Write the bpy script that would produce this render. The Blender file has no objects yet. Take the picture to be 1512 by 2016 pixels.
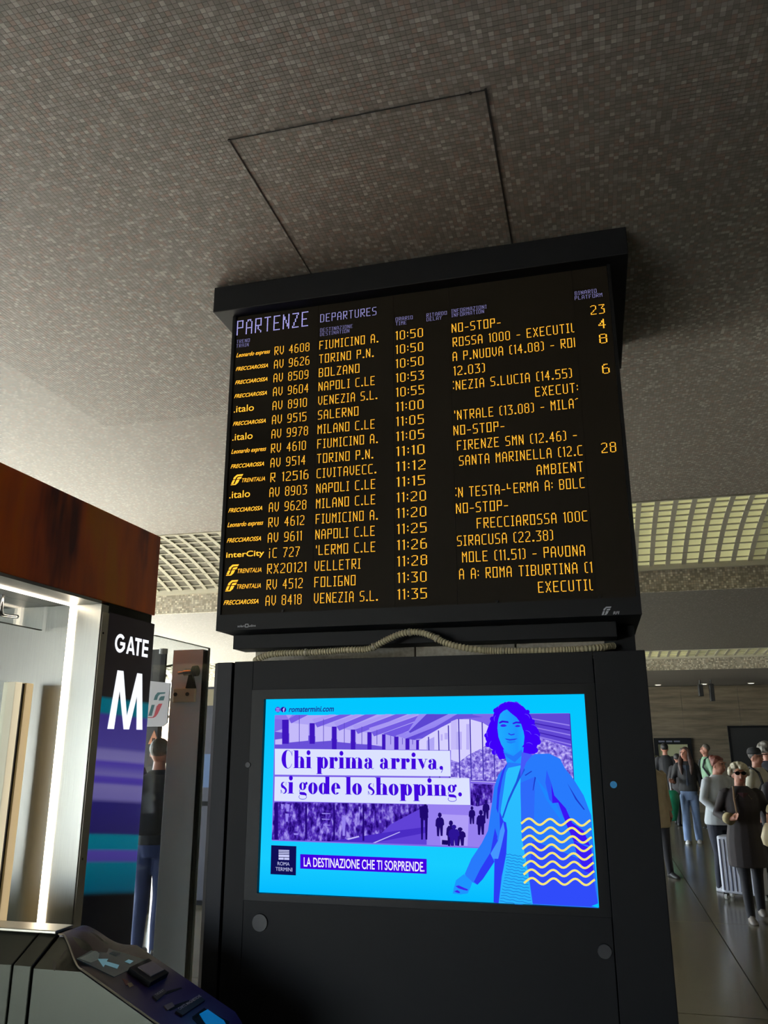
import bpy, bmesh, math, random
import numpy as np
from mathutils import Vector, Matrix, noise
random.seed(7)
SC = bpy.context.scene
COL = SC.collection
PI = math.pi

# ------------------------------------------------------------------ camera
CAM_F, CAM_H = 1584.56, 1.75
YAW, PITCH, ROLL = (math.radians(a) for a in (-14.33, 15.9455, -0.17))
fw = Vector((math.sin(YAW)*math.cos(PITCH), math.cos(YAW)*math.cos(PITCH), math.sin(PITCH)))
rt = Vector((math.cos(YAW), -math.sin(YAW), 0)); up = rt.cross(fw)
rt, up = math.cos(ROLL)*rt + math.sin(ROLL)*up, -math.sin(ROLL)*rt + math.cos(ROLL)*up
CAMP = Vector((0, 0, CAM_H))
cam = bpy.data.cameras.new('camera'); co = bpy.data.objects.new('camera', cam); COL.objects.link(co)
M = Matrix((rt, up, -fw)).transposed().to_4x4(); M.translation = CAMP
co.matrix_world = M
cam.sensor_fit = 'VERTICAL'; cam.sensor_height = 24.0; cam.lens = CAM_F/2016*24.0
cam.clip_start = 0.05; cam.clip_end = 300
SC.camera = co

def on(px, py, axis, v):
    """point of the world plane axis=v that a measured photo point lies on (surveying helper)"""
    d = fw + rt*((px-756)/CAM_F) - up*((py-1008)/CAM_F)
    return CAMP + d*((v-CAMP[axis])/d[axis])

# ------------------------------------------------------------------ world and light
SC.view_settings.view_transform = 'Standard'; SC.view_settings.look = 'None'
SC.view_settings.exposure = 0.0; SC.view_settings.gamma = 1.0; SC.view_settings.use_curve_mapping = False
w = bpy.data.worlds.new('world'); SC.world = w; w.use_nodes = True
nt = w.node_tree; bg = nt.nodes['Background']
bg.inputs[0].default_value = (0.80, 0.91, 1.0, 1); bg.inputs[1].default_value = 22.0
SC.cycles.use_denoising = True
SC.cycles.max_bounces = 8; SC.cycles.diffuse_bounces = 5; SC.cycles.glossy_bounces = 4
SC.cycles.transparent_max_bounces = 12; SC.cycles.sample_clamp_indirect = 6.0
def area(name, loc, rot, sx, sy, power, color):
    l = bpy.data.lights.new(name, 'AREA'); l.shape = 'RECTANGLE'; l.size = sx; l.size_y = sy
    l.energy = power; l.color = color
    o = bpy.data.objects.new(name, l); COL.objects.link(o); o.location = loc; o.rotation_euler = rot
    return o
# daylight enters through the glazed left side and far left end: sampling portals in those openings, sun on the square outside
def portal(name, loc, rot, sx, sy):
    o = area(name, loc, rot, sx, sy, 1, (1, 1, 1)); o.data.cycles.is_portal = True
portal('facade_opening', (-9.9, 14.0, 1.85), (0, math.radians(-90), 0), 3.7, 18)
portal('entrance_opening', (-6.7, 23.0, 1.6), (math.radians(-90), 0, 0), 6.6, 3.1)
portal('rear_opening_added', (-6.75, -7.9, 1.35), (math.radians(90), 0, 0), 6.5, 2.55)  # portal of the unseen opening added behind the camera for front light
sl = bpy.data.lights.new('sun', 'SUN'); sl.energy = 170.0; sl.color = (1.0, 0.95, 0.86); sl.angle = 0.01
so = bpy.data.objects.new('sun', sl); COL.objects.link(so); so.rotation_euler = (math.radians(8), math.radians(-46), 0)

# ------------------------------------------------------------------ materials
def s2l(c):
    return tuple(((v/255)/12.92 if v/255 <= 0.04045 else ((v/255+0.055)/1.055)**2.4) for v in c)
MATS = {}
def mat(name, rgb, rough=0.5, metal=0.0, emit=None, estr=1.0, spec=0.5, noise_s=None, noise_a=0.25, bump=0.0, stretch=None, coat=0.0):
    """rgb in 0-255 sRGB; optional fine noise tint and bump"""
    if name in MATS: return MATS[name]
    m = bpy.data.materials.new(name); m.use_nodes = True; n = m.node_tree.nodes; L = m.node_tree.links
    b = n['Principled BSDF']; c = s2l(rgb)
    b.inputs['Base Color'].default_value = (*c, 1); b.inputs['Roughness'].default_value = rough
    b.inputs['Metallic'].default_value = metal; b.inputs['Specular IOR Level'].default_value = spec
    b.inputs['Coat Weight'].default_value = coat
    if emit is not None:
        b.inputs['Emission Color'].default_value = (*s2l(emit), 1); b.inputs['Emission Strength'].default_value = estr
    if noise_s:
        tc = n.new('ShaderNodeTexCoord'); mp = n.new('ShaderNodeMapping'); nz = n.new('ShaderNodeTexNoise')
        L.new(tc.outputs['Object'], mp.inputs[0]); L.new(mp.outputs[0], nz.inputs['Vector'])
        if stretch: mp.inputs['Scale'].default_value = stretch
        nz.inputs['Scale'].default_value = noise_s; nz.inputs['Detail'].default_value = 4
        mx = n.new('ShaderNodeMix'); mx.data_type = 'RGBA'
        L.new(nz.outputs['Fac'], mx.inputs['Factor'])
        mx.inputs['A'].default_value = (*[v*(1-noise_a) for v in c], 1); mx.inputs['B'].default_value = (*[min(1, v*(1+noise_a)) for v in c], 1)
        L.new(mx.outputs['Result'], b.inputs['Base Color'])
        if bump:
            bp = n.new('ShaderNodeBump'); bp.inputs['Strength'].default_value = bump; bp.inputs['Distance'].default_value = 0.01
            L.new(nz.outputs['Fac'], bp.inputs['Height']); L.new(bp.outputs[0], b.inputs['Normal'])
    MATS[name] = m; return m
def glow(name, rgb, s=1.0):
    if name in MATS: return MATS[name]
    m = bpy.data.materials.new(name); m.use_nodes = True; n = m.node_tree.nodes; L = m.node_tree.links
    n.remove(n['Principled BSDF']); e = n.new('ShaderNodeEmission')
    e.inputs[0].default_value = (*s2l(rgb), 1); e.inputs[1].default_value = s
    L.new(e.outputs[0], n['Material Output'].inputs[0]); MATS[name] = m; return m
def glass(name, tint=(0.9, 0.95, 0.93), refl=0.09):
    m = bpy.data.materials.new(name); m.use_nodes = True; n = m.node_tree.nodes; L = m.node_tree.links
    n.remove(n['Principled BSDF']); t = n.new('ShaderNodeBsdfTransparent'); g = n.new('ShaderNodeBsdfGlossy'); mx = n.new('ShaderNodeMixShader')
    t.inputs[0].default_value = (*tint, 1); g.inputs['Roughness'].default_value = 0.03
    lw = n.new('ShaderNodeLayerWeight'); lw.inputs[0].default_value = 0.5
    pw = n.new('ShaderNodeMath'); pw.operation = 'POWER'; pw.inputs[1].default_value = 4.0; L.new(lw.outputs['Facing'], pw.inputs[0])
    fr = n.new('ShaderNodeMath'); fr.operation = 'MULTIPLY_ADD'; fr.inputs[1].default_value = 0.5; fr.inputs[2].default_value = 0.035; L.new(pw.outputs[0], fr.inputs[0])
    L.new(fr.outputs[0], mx.inputs[0]); L.new(t.outputs[0], mx.inputs[1]); L.new(g.outputs[0], mx.inputs[2])
    L.new(mx.outputs[0], n['Material Output'].inputs[0]); MATS[name] = m; return m

def mosaic(name, pitch, dark, mid, light, warm, grout=0.07, rough=0.55, groutc=(44, 42, 40)):
    """square glass mosaic: one random tone per cell, in the object's own coordinates"""
    m = bpy.data.materials.new(name); m.use_nodes = True; n = m.node_tree.nodes; L = m.node_tree.links
    b = n['Principled BSDF']; b.inputs['Roughness'].default_value = rough
    tc = n.new('ShaderNodeTexCoord'); sc = n.new('ShaderNodeVectorMath'); sc.operation = 'SCALE'; sc.inputs['Scale'].default_value = 1/pitch
    L.new(tc.outputs['Object'], sc.inputs[0])
    ad = n.new('ShaderNodeVectorMath'); ad.operation = 'ADD'; ad.inputs[1].default_value = (0.0, 0.0, 0.37); L.new(sc.outputs[0], ad.inputs[0])
    fl = n.new('ShaderNodeVectorMath'); fl.operation = 'FLOOR'; L.new(ad.outputs[0], fl.inputs[0])
    wn = n.new('ShaderNodeTexWhiteNoise'); wn.noise_dimensions = '3D'; L.new(fl.outputs[0], wn.inputs['Vector'])
    cr = n.new('ShaderNodeValToRGB'); cr.color_ramp.interpolation = 'CONSTANT'; e = cr.color_ramp.elements
    e[0].position = 0; e[0].color = (*s2l(dark), 1); e[1].position = 0.30; e[1].color = (*s2l(mid), 1)
    for p, c in ((0.62, warm), (0.78, light), (0.93, tuple(min(255, v+22) for v in light))):
        k = e.new(p); k.color = (*s2l(c), 1)
    L.new(wn.outputs['Value'], cr.inputs[0])
    fr = n.new('ShaderNodeVectorMath'); fr.operation = 'FRACTION'; L.new(ad.outputs[0], fr.inputs[0])
    sp = n.new('ShaderNodeSeparateXYZ'); L.new(fr.outputs[0], sp.inputs[0])
    last = None
    ax = [0, 1] if name != 'mosaic_face' else [0, 2]
    for i in ax:
        s = n.new('ShaderNodeMath'); s.operation = 'SUBTRACT'; s.inputs[1].default_value = 0.5; L.new(sp.outputs[i], s.inputs[0])
        a = n.new('ShaderNodeMath'); a.operation = 'ABSOLUTE'; L.new(s.outputs[0], a.inputs[0])
        g = n.new('ShaderNodeMath'); g.operation = 'GREATER_THAN'; g.inputs[1].default_value = 0.5-grout/2; L.new(a.outputs[0], g.inputs[0])
        if last is None: last = g
        else:
            mm = n.new('ShaderNodeMath'); mm.operation = 'MAXIMUM'; L.new(last.outputs[0], mm.inputs[0]); L.new(g.outputs[0], mm.inputs[1]); last = mm
    mx = n.new('ShaderNodeMix'); mx.data_type = 'RGBA'; L.new(last.outputs[0], mx.inputs['Factor']); L.new(cr.outputs[0], mx.inputs['A'])
    mx.inputs['B'].default_value = (*s2l(groutc), 1); L.new(mx.outputs['Result'], b.inputs['Base Color'])
    MATS[name] = m; return m

BLACK = mat('black_powder_coat', (11, 12, 16), 0.6, noise_s=30, noise_a=0.15, spec=0.18)
BLACK2 = mat('black_gloss_trim', (7, 8, 10), 0.5, spec=0.18)
STEEL = mat('brushed_steel', (168, 166, 158), 0.33, 1.0, noise_s=6, noise_a=0.10, bump=0.04, stretch=(40, 40, 0.6))
STEEL_H = mat('satin_steel', (150, 152, 150), 0.42, 1.0, noise_s=5, noise_a=0.08, stretch=(0.6, 40, 40))
CHROME = mat('polished_steel', (200, 200, 200), 0.12, 1.0)

# ------------------------------------------------------------------ mesh helpers
class MB:
    def __init__(s): s.v = []; s.f = []
    def poly(s, pts):
        i = len(s.v); s.v += [tuple(p) for p in pts]; s.f.append(tuple(range(i, i+len(pts)))); return s
    def box(s, x0, y0, z0, x1, y1, z1):
        i = len(s.v)
        s.v += [(x0,y0,z0),(x1,y0,z0),(x1,y1,z0),(x0,y1,z0),(x0,y0,z1),(x1,y0,z1),(x1,y1,z1),(x0,y1,z1)]
        s.f += [tuple(i+k for k in q) for q in ((0,3,2,1),(4,5,6,7),(0,1,5,4),(1,2,6,5),(2,3,7,6),(3,0,4,7))]; return s
    def prism(s, pts, vec):
        """closed outline pts extruded by vec"""
        i = len(s.v); n = len(pts); vec = Vector(vec)
        s.v += [tuple(p) for p in pts] + [tuple(Vector(p)+vec) for p in pts]
        s.f.append(tuple(i+k for k in range(n))[::-1]); s.f.append(tuple(i+n+k for k in range(n)))
        for k in range(n): s.f.append((i+k, i+(k+1)%n, i+n+(k+1)%n, i+n+k))
        return s
    def rings(s, rings, caps=True):
        i = len(s.v); n = len(rings[0])
        for r in rings: s.v += [tuple(p) for p in r]
        for a in range(len(rings)-1):
            for k in range(n):
                s.f.append((i+a*n+k, i+a*n+(k+1)%n, i+(a+1)*n+(k+1)%n, i+(a+1)*n+k))
        if caps:
            s.f.append(tuple(i+k for k in range(n))[::-1]); s.f.append(tuple(i+(len(rings)-1)*n+k for k in range(n)))
        return s
    def tube(s, pts, rad, seg=10, caps=True):
        pts = [Vector(p) for p in pts]; rad = rad if hasattr(rad, '__len__') else [rad]*len(pts)
        rs = []; ref = None
        for j, p in enumerate(pts):
            t = (pts[min(j+1, len(pts)-1)] - pts[max(j-1, 0)])
            t = t.normalized() if t.length > 1e-9 else Vector((0, 0, 1))
            if ref is None: ref = t.orthogonal().normalized()
            u = (ref - t*ref.dot(t)); u = u.normalized() if u.length > 1e-6 else t.orthogonal().normalized()
            ref = u; v = t.cross(u)
            rs.append([p + (u*math.cos(2*PI*k/seg) + v*math.sin(2*PI*k/seg))*rad[j] for k in range(seg)])
        return s.rings(rs, caps)
    def ball(s, c, r, seg=12, rg=8):
        c = Vector(c); r = r if hasattr(r, '__len__') else (r, r, r); rs = []
        for a in range(rg+1):
            t = -PI/2 + PI*(a+0.02)/(rg+0.04)
            rs.append([c + Vector((r[0]*math.cos(t)*math.cos(2*PI*k/seg), r[1]*math.cos(t)*math.sin(2*PI*k/seg), r[2]*math.sin(t))) for k in range(seg)])
        return s.rings(rs)
    def mesh(s, name):
        me = bpy.data.meshes.new(name); me.from_pydata(s.v, [], s.f); me.update(); return me
def obj(name, mb, m, parent=None, smooth=False, bevel=0.0, fix=True):
    me = mb.mesh(name) if isinstance(mb, MB) else mb
    if fix and isinstance(mb, MB):
        b = bmesh.new(); b.from_mesh(me); bmesh.ops.recalc_face_normals(b, faces=b.faces); b.to_mesh(me); b.free()
    o = bpy.data.objects.new(name, me); COL.objects.link(o)
    if m: me.materials.append(m)
    if parent:
        o.parent = parent
        w = parent.matrix_basis.copy(); q = parent
        while q.parent: w = q.parent.matrix_basis @ q.matrix_parent_inverse @ w; q = q.parent
        o.matrix_parent_inverse = w.inverted()
    if smooth: me.shade_smooth()
    if bevel:
        md = o.modifiers.new('bevel', 'BEVEL'); md.width = bevel; md.segments = 2; md.limit_method = 'ANGLE'
    return o
def tag(o, label, cat, group=None, kind=None):
    o['label'] = label; o['category'] = cat
    if group: o['group'] = group
    if kind: o['kind'] = kind
    return o
def thing(name, label, cat, loc=(0, 0, 0), rz=0, group=None):
    o = bpy.data.objects.new(name, None); COL.objects.link(o); o.location = loc; o.rotation_euler = (0, 0, rz); o.empty_display_size = 0.1
    o.matrix_basis = Matrix.Translation(loc) @ Matrix.Rotation(rz, 4, 'Z')
    return tag(o, label, cat, group)
def struct(name, mb, m, **k):
    o = obj(name, mb, m, **k); o['kind'] = 'structure'; return o
def B(*a): return MB().box(*a)
def text_mesh(body, x0, x1, z0, z1, y, bold=0.0, shear=0.0, basis='XZ', resolution=4):
    """built-in font text fitted to a rectangle and laid on the plane y (XZ) facing -Y; basis YZ: plane x=y facing +X"""
    c = bpy.data.curves.new('txt', 'FONT'); c.body = body; c.size = 1; c.offset = bold; c.shear = shear; c.resolution_u = resolution
    c.fill_mode = 'FRONT'
    o = bpy.data.objects.new('txt', c); COL.objects.link(o)
    dg = bpy.context.evaluated_depsgraph_get(); dg.update()
    me = bpy.data.meshes.new_from_object(o.evaluated_get(dg)); bpy.data.objects.remove(o); bpy.data.curves.remove(c)
    n = len(me.vertices); a = np.zeros(n*3); me.vertices.foreach_get('co', a); a = a.reshape(-1, 3)
    mn, mxx = a.min(0), a.max(0)
    u = (a[:, 0]-mn[0])/(mxx[0]-mn[0])*(x1-x0)+x0; v = (a[:, 1]-mn[1])/(mxx[1]-mn[1])*(z1-z0)+z0
    b = np.empty_like(a)
    if basis == 'XZ': b[:, 0] = u; b[:, 1] = y; b[:, 2] = v
    else: b[:, 0] = y; b[:, 1] = u; b[:, 2] = v
    me.vertices.foreach_set('co', b.ravel()); me.update(); me.materials.clear(); return me
# ================================================================== STRUCTURE
CZ = 4.15        # upper mosaic ceiling
TP = 0.02        # mosaic pitch
MOS = mosaic('mosaic_ceiling', TP, (118, 112, 106), (132, 126, 119), (152, 146, 139), (136, 120, 111), groutc=(88, 84, 80))
MOSF = mosaic('mosaic_face', 0.028, (130, 122, 106), (160, 152, 134), (196, 188, 168), (172, 158, 136), grout=0.1, groutc=(110, 104, 92))
DARKSTONE = mat('far_wall_paint', (70, 66, 60), 0.8)

# floor: polished stone slabs on a bed
FLOOR_M = mat('polished_floor_stone', (96, 90, 74), 0.2, noise_s=7, noise_a=0.16, spec=0.6)
GROUT = mat('floor_joint', (28, 26, 22), 0.7)
floor = struct('floor', B(-10, -8, -0.2, 12, 24, -0.006), GROUT)
slab_me = MB().box(0.005, 0.005, -0.006, 2.995, 2.995, 0.0).mesh('slab'); slab_me.materials.append(FLOOR_M)
for i in range(-3, 4):
    for j in range(-2, 8):
        o = bpy.data.objects.new('floor_slab', slab_me); COL.objects.link(o); o.parent = floor
        o.location = (0.98+i*3, 0.4+j*3, 0)

# upper ceiling with real tiles near the viewer
G1, F1, SOF1, G2, F2, SOF2, YW = 8.45, 10.1, 3.48, 17.0, 17.8, 3.16, 23.1
ceil = struct('ceiling', MB().box(-10, -8, CZ, 12, G1, CZ+0.15), MOS)
def tiles(x0, x1, y0, y1):
    nx = int(round((x1-x0)/TP)); ny = int(round((y1-y0)/TP))
    g = 0.0006; zt = CZ-0.0009; rs = np.random.RandomState(3)
    ix, iy = np.meshgrid(np.arange(nx), np.arange(ny)); ix = ix.ravel(); iy = iy.ravel(); n = len(ix)
    ax = x0+ix*TP+g; ay = y0+iy*TP+g; d = TP-2*g; zj = zt-rs.rand(n)*0.0004
    tl = (rs.rand(n, 2)-0.5)*0.0003
    V = np.zeros((n, 8, 3)); cs = ((0, 0), (1, 0), (1, 1), (0, 1))
    for k, (a, b) in enumerate(cs):
        V[:, k, 0] = ax+a*d; V[:, k, 1] = ay+b*d; V[:, k, 2] = zj+tl[:, 0]*(a-.5)+tl[:, 1]*(b-.5)
        V[:, k+4, 0] = ax+a*d; V[:, k+4, 1] = ay+b*d; V[:, k+4, 2] = CZ+0.001
    F = np.array([(0, 3, 2, 1), (0, 1, 5, 4), (1, 2, 6, 5), (2, 3, 7, 6), (3, 0, 4, 7)])
    return V, F, ix, iy
MOST = mosaic('mosaic_tile', TP, (118, 112, 106), (132, 126, 119), (152, 146, 139), (136, 120, 111), grout=0.0)
V, F, ix, iy = tiles(-3.6, 2.4, 1.5, 5.2)
# the nearest 300 stay single tiles
cx, cy = V[:, 0, 0], V[:, 0, 1]
near = (cx > -0.62+1e-6) & (cx < -0.62+0.5-1e-6) & (cy > 1.86-1e-6) & (cy < 1.86+0.24-1e-6)
def raw_mesh(name, V, F):
    n = len(V); me = bpy.data.meshes.new(name); me.vertices.add(n*8); me.vertices.foreach_set('co', V.ravel())
    ff = (F[None]+(np.arange(n)*8)[:, None, None]).reshape(-1); nf = n*5
    me.loops.add(nf*4); me.loops.foreach_set('vertex_index', ff.astype(np.int32))
    me.polygons.add(nf); me.polygons.foreach_set('loop_start', (np.arange(nf)*4).astype(np.int32))
    me.update(calc_edges=True); me.shade_flat(); return me
fld = obj('tile_field', raw_mesh('tile_field', V[~near], F), MOST, ceil); fld['kind'] = 'stuff'
for i in np.nonzero(near)[0]:
    obj('tile', raw_mesh('tile', V[i:i+1], F), MOST, ceil)
# access panel joints and fixing screws in the ceiling
JN = mat('panel_joint', (18, 16, 15), 0.8)
for nm, b in (('panel_joint', (-1.3065, 2.535, -1.3035, 5.6, 0)), ('panel_joint', (-0.246, 2.53, -0.238, 5.6, 0)), ('panel_joint', (-1.3065, 2.535, -0.238, 2.5376, 0))):
    obj('panel_joint', B(b[0], b[1], CZ-0.0048, b[2], b[3], CZ+0.001), JN, ceil)
for sx, sy in ((-1.305, 2.537), (-0.86, 2.537), (-0.30, 2.537)):
    obj('screw_head', MB().tube([(sx, sy, CZ-0.006), (sx, sy, CZ)], 0.006, 10), JN, ceil)

# luminous grille bays: arched grid of bars under lit diffusers, then a mosaic beam face and a lower soffit
BAR = mat('grille_bar', (186, 180, 160), 0.6)
DIFF_ON = mat('diffuser_lit', (190, 188, 140), 0.6, emit=(208, 206, 150), estr=0.5)
DIFF_MID = mat('diffuser_dim', (190, 186, 150), 0.6, emit=(196, 196, 140), estr=0.26)
DIFF_OFF = mat('diffuser_off', (84, 80, 70), 0.7, emit=(200, 196, 150), estr=0.03)
def bay(y0, z0, y1, x0, x1, a0, a1, rows, pitch, bw):
    n = rows; drop = 0; pts = [(y0, z0)]
    for k in range(n):
        a = math.radians(a0+(a1-a0)*(k+0.5)/n); L_ = (y1-y0)/n
        drop += math.tan(a)*L_; pts.append((y0+(k+1)*L_, z0-drop))
    g = MB()  # frame rails along both long edges
    fr = obj('light_grille', MB().box(x0, y0-0.02, z0-0.012, x1, y0+0.015, z0+0.06).box(x0, y1-0.06, pts[-1][1]-0.03, x1, y1+0.0, pts[-1][1]+0.05), BAR, ceil)
    for k in range(1, n):
        yy, zz = pts[k]
        obj('cross_bar', MB().box(x0, yy-bw*0.30, zz-0.003, x1, yy+bw*0.30, zz+0.008), BAR, fr)
    nb = int((x1-x0)/pitch)
    mb = MB()
    rs = []
    for (yy, zz) in pts:
        rs.append([(-bw/2, yy, zz-0.004), (bw/2, yy, zz-0.004), (bw/2, yy, zz+0.008), (-bw/2, yy, zz+0.008)])
    mb.rings(rs); me = mb.mesh('long_bar'); me.materials.append(BAR)
    for k in range(nb+1):
        o = bpy.data.objects.new('long_bar', me); COL.objects.link(o); o.parent = fr; o.location = (x0+k*pitch, 0, 0)
    # diffusers just above the bars, in modules of eight cells
    k = 0; rnd = random.Random(5)
    while x0+k*pitch < x1:
        xa = x0+k*pitch; xb = min(x1, xa+8*pitch)
        md = MB()
        md.rings([[(xa+.003, yy, zz+0.012), (xb-.003, yy, zz+0.012), (xb-.003, yy, zz+0.02), (xa+.003, yy, zz+0.02)] for yy, zz in pts])
        m_ = DIFF_ON if xa > 0.0 else DIFF_OFF
        if xa > 0 and k % 24 == 16: m_ = DIFF_MID
        obj('diffuser', md, m_, fr)
        k += 8
    # lid above so that no daylight leaks in
    obj('bay_lid', B(x0, y0, z0+0.12, x1, y1+0.05, z0+0.16), DARKSTONE, fr)
    return pts[-1][1]
zb1 = bay(G1, CZ, F1, -9.9, 11.0, 5, 21, 11, 0.184, 0.052)
struct('trim_1', MB().box(-10, F1, SOF1, 12, F1+0.05, CZ+0.1), MOSF)
SOFM = mosaic('mosaic_soffit', TP, (90, 87, 82), (98, 95, 90), (108, 105, 99), (97, 90, 83), grout=0.06)
struct('ceiling_lower', B(-10, F1+0.05, SOF1, 12, G2, SOF1+0.1), SOFM)
zb2 = bay(G2, SOF1, F2, -9.9, 11.0, 3, 6, 4, 0.184, 0.05)
struct('trim_2', MB().box(-10, F2, SOF2, 12, F2+0.05, SOF1+0.1), MOSF)
struct('ceiling_far', B(-10, F2+0.05, SOF2, 12, 24, SOF2+0.1), mat('dark_plaster', (84, 79, 70), 0.8))
for px_, dl in ((1.6, 'small glowing recessed ceiling spot above the framed poster, nearest the kiosk'), (2.72, 'small glowing recessed ceiling spot, middle of the three above the far wall'), (3.84, 'small glowing recessed ceiling spot above the dark doorway at the right picture edge')):
    t = thing('recessed_downlight', dl, 'light', (px_, 22.4, SOF2), 0, 'recessed spots above the far wall')
    obj('trim_ring', MB().tube([(px_, 22.4, SOF2-0.012), (px_, 22.4, SOF2)], 0.085, 16), BAR, t)
    obj('lens', MB().tube([(px_, 22.4, SOF2-0.016), (px_, 22.4, SOF2-0.011)], 0.065, 16), glow('spot_glow', (255, 250, 238), 2.0), t)

# far wall, travertine slabs on backing
TRAV = bpy.data.materials.new('travertine'); TRAV.use_nodes = True
n = TRAV.node_tree.nodes; L = TRAV.node_tree.links; b = n['Principled BSDF']; b.inputs['Roughness'].default_value = 0.5
tc = n.new('ShaderNodeNewGeometry'); mp = n.new('ShaderNodeMapping'); mp.inputs['Scale'].default_value = (0.5, 1, 5.5); nz = n.new('ShaderNodeTexNoise')
nz.inputs['Scale'].default_value = 1.6; nz.inputs['Detail'].default_value = 7; nz.inputs['Roughness'].default_value = 0.65
cr = n.new('ShaderNodeValToRGB'); cr.color_ramp.elements[0].position = 0.33; cr.color_ramp.elements[1].position = 0.62
cr.color_ramp.elements[0].color = (*s2l((58, 50, 38)), 1); cr.color_ramp.elements[1].color = (*s2l((92, 84, 68)), 1)
L.new(tc.outputs['Position'], mp.inputs[0]); L.new(mp.outputs[0], nz.inputs['Vector']); L.new(nz.outputs['Fac'], cr.inputs[0]); L.new(cr.outputs[0], b.inputs['Base Color'])
wall_far = struct('wall_far', B(-3.4, YW+0.03, 0, 12, YW+0.3, SOF2), GROUT)
me = B(0.003, 0, 0.003, 1.397, 0.03, 0.627).mesh('stone_slab'); me.materials.append(TRAV)
for i in range(11):
    for j in range(5):
        o = bpy.data.objects.new('stone_slab', me); COL.objects.link(o); o.parent = wall_far; o.location = (-3.4+i*1.4, YW, 0.0+j*0.63)
        if j == 4: o.scale = (1, 1, 0.999)
PALE = mat('pale_wall_plaster', (176, 168, 150), 0.8)
struct('wall_right', B(12, -8, 0, 12.2, 24, CZ+0.2), PALE)
struct('wall_back', MB().box(-3.5, -8.2, 0, 12, -8, CZ+0.2).box(-10, -8.2, 2.65, -3.5, -8, CZ+0.2), PALE)

# glazed facade: far left end and left side, sky and square beyond
FRM = mat('facade_frame', (60, 62, 64), 0.5)
GLZ = glass('facade_glass', (0.95, 0.97, 0.98))
def facade(name, p0, p1, h, n_, tr):
    fr = MB(); p0 = Vector(p0); p1 = Vector(p1); d = (p1-p0).normalized(); nn = Vector((-d.y, d.x, 0))
    def bar(a, b, z0, z1, t):
        q = [a-nn*t, b-nn*t, b+nn*t, a+nn*t]
        fr.prism([(v.x, v.y, z0) for v in q], (0, 0, z1-z0))
    L_ = (p1-p0).length
    for k in range(n_+1):
        a = p0+d*(L_*k/n_); bar(a-d*0.04, a+d*0.04, 0, h, 0.05)
    for z in tr: bar(p0, p1, z-0.03, z+0.03, 0.04)
    w_ = struct(name, fr, FRM)
    for k in range(n_):
        a = p0+d*(L_*k/n_+0.04); b_ = p0+d*(L_*(k+1)/n_-0.04)
        obj('glass_pane', MB().poly([(a.x, a.y, 0.05), (b_.x, b_.y, 0.05), (b_.x, b_.y, h), (a.x, a.y, h)]), GLZ, w_)
    return w_
facade('window_1', (-10, 23.1, 0), (-3.4, 23.1, 0), SOF2, 5, (0.06, 2.35, 2.75, 3.1))
facade('window_2', (-10, 5, 0), (-10, 23, 0), SOF2+0.5, 12, (0.06, 2.35, 2.75, 3.3))
facade('window_rear_added', (-10, -8.1, 0), (-3.5, -8.1, 0), 2.65, 5, (0.06, 2.1))  # unseen rear glazing, added so daylight reaches the steel and header
struct('wall_left', MB().box(-10.3, -8, 0, -10, 5, CZ+0.2).box(-10.2, 5, SOF2+0.5, -9.98, 23.1, CZ+0.1), DARKSTONE)
struct('ground', B(-60, 24, -0.3, 40, 90, -0.05), mat('pale_paving', (176, 172, 160), 0.8, noise_s=2, noise_a=0.1))
struct('ground_rear', B(-60, -60, -0.3, 40, -8.3, -0.05), MATS['pale_paving'])
struct('ground_left', B(-60, -8.3, -0.3, -10.3, 24, -0.05), MATS['pale_paving'])
# ================================================================== PILLAR, DEPARTURE BOARD, KIOSK
STONE = mat('speckled_stone', (150, 142, 128), 0.7, noise_s=55, noise_a=0.55, bump=0.2)
pil = thing('stone_pillar', 'speckled stone pillar rising behind the departure board and the advertising kiosk', 'pillar', (-0.78, 4.4, 0))
for (za, zb_) in ((0, 1.0), (1.004, 2.135), (2.14, 3.0), (3.004, CZ)):
    for xa, xb in ((-1.72, -0.86), (-0.856, -0.36), (-0.356, 0.14)):
        obj('stone_block', B(xa+.002, 3.98, za, xb-.002, 4.78, zb_-.0005), STONE, pil, bevel=0.003)

YB = 3.63
bd = thing('departure_board', 'large black electronic board with amber rows of train departures', 'departure board', (-0.78, YB, 2.27))
obj('hood', B(-1.862, 3.55, 3.994, 0.304, 4.83, CZ-0.006), BLACK, bd, bevel=0.004)
LEDP = mat('led_panel_face', (24, 19, 12), 0.7, spec=0.12, noise_s=3, noise_a=0.15)
hs = obj('housing', MB().box(-1.775, YB+0.012, 2.275, 0.220, 3.97, 3.994).box(-1.775, 3.97, 2.275, -1.725, 4.95, 3.994).box(0.15, 3.97, 2.275, 0.220, 4.95, 3.994)
         .box(-1.775, YB-0.012, 2.275, 0.220, YB+0.012, 2.352), BLACK, bd)
obj('bezel', B(-1.775, YB-0.012, 2.352, -1.757, YB+0.012, 3.994), BLACK2, hs); obj('bezel', B(0.204, YB-0.012, 2.352, 0.220, YB+0.012, 3.994), BLACK2, hs)
cols_x = [-1.757, -1.285, -0.875, -0.58, 0.035, 0.204]
for k in range(5):
    obj('led_panel', B(cols_x[k]+0.0008, YB, 2.352, cols_x[k+1]-0.0008, YB+0.01, 3.994), LEDP, bd)
obj('lower_housing', MB().box(-1.765, 3.80, 2.205, 0.115, 3.96, 2.275).box(0.06, 3.96, 2.1, 0.20, 4.9, 2.275), BLACK, bd, bevel=0.002)
for sx in (-1.43, 0.05, -0.4): obj('screw', MB().tube([(sx, YB-0.014, 2.36), (sx, YB-0.006, 2.36)], 0.006, 8), BLACK2, hs)

AMB = glow('amber_led', (255, 180, 50), 1.55)
LIL = glow('lilac_led', (186, 182, 255), 1.15)
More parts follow.
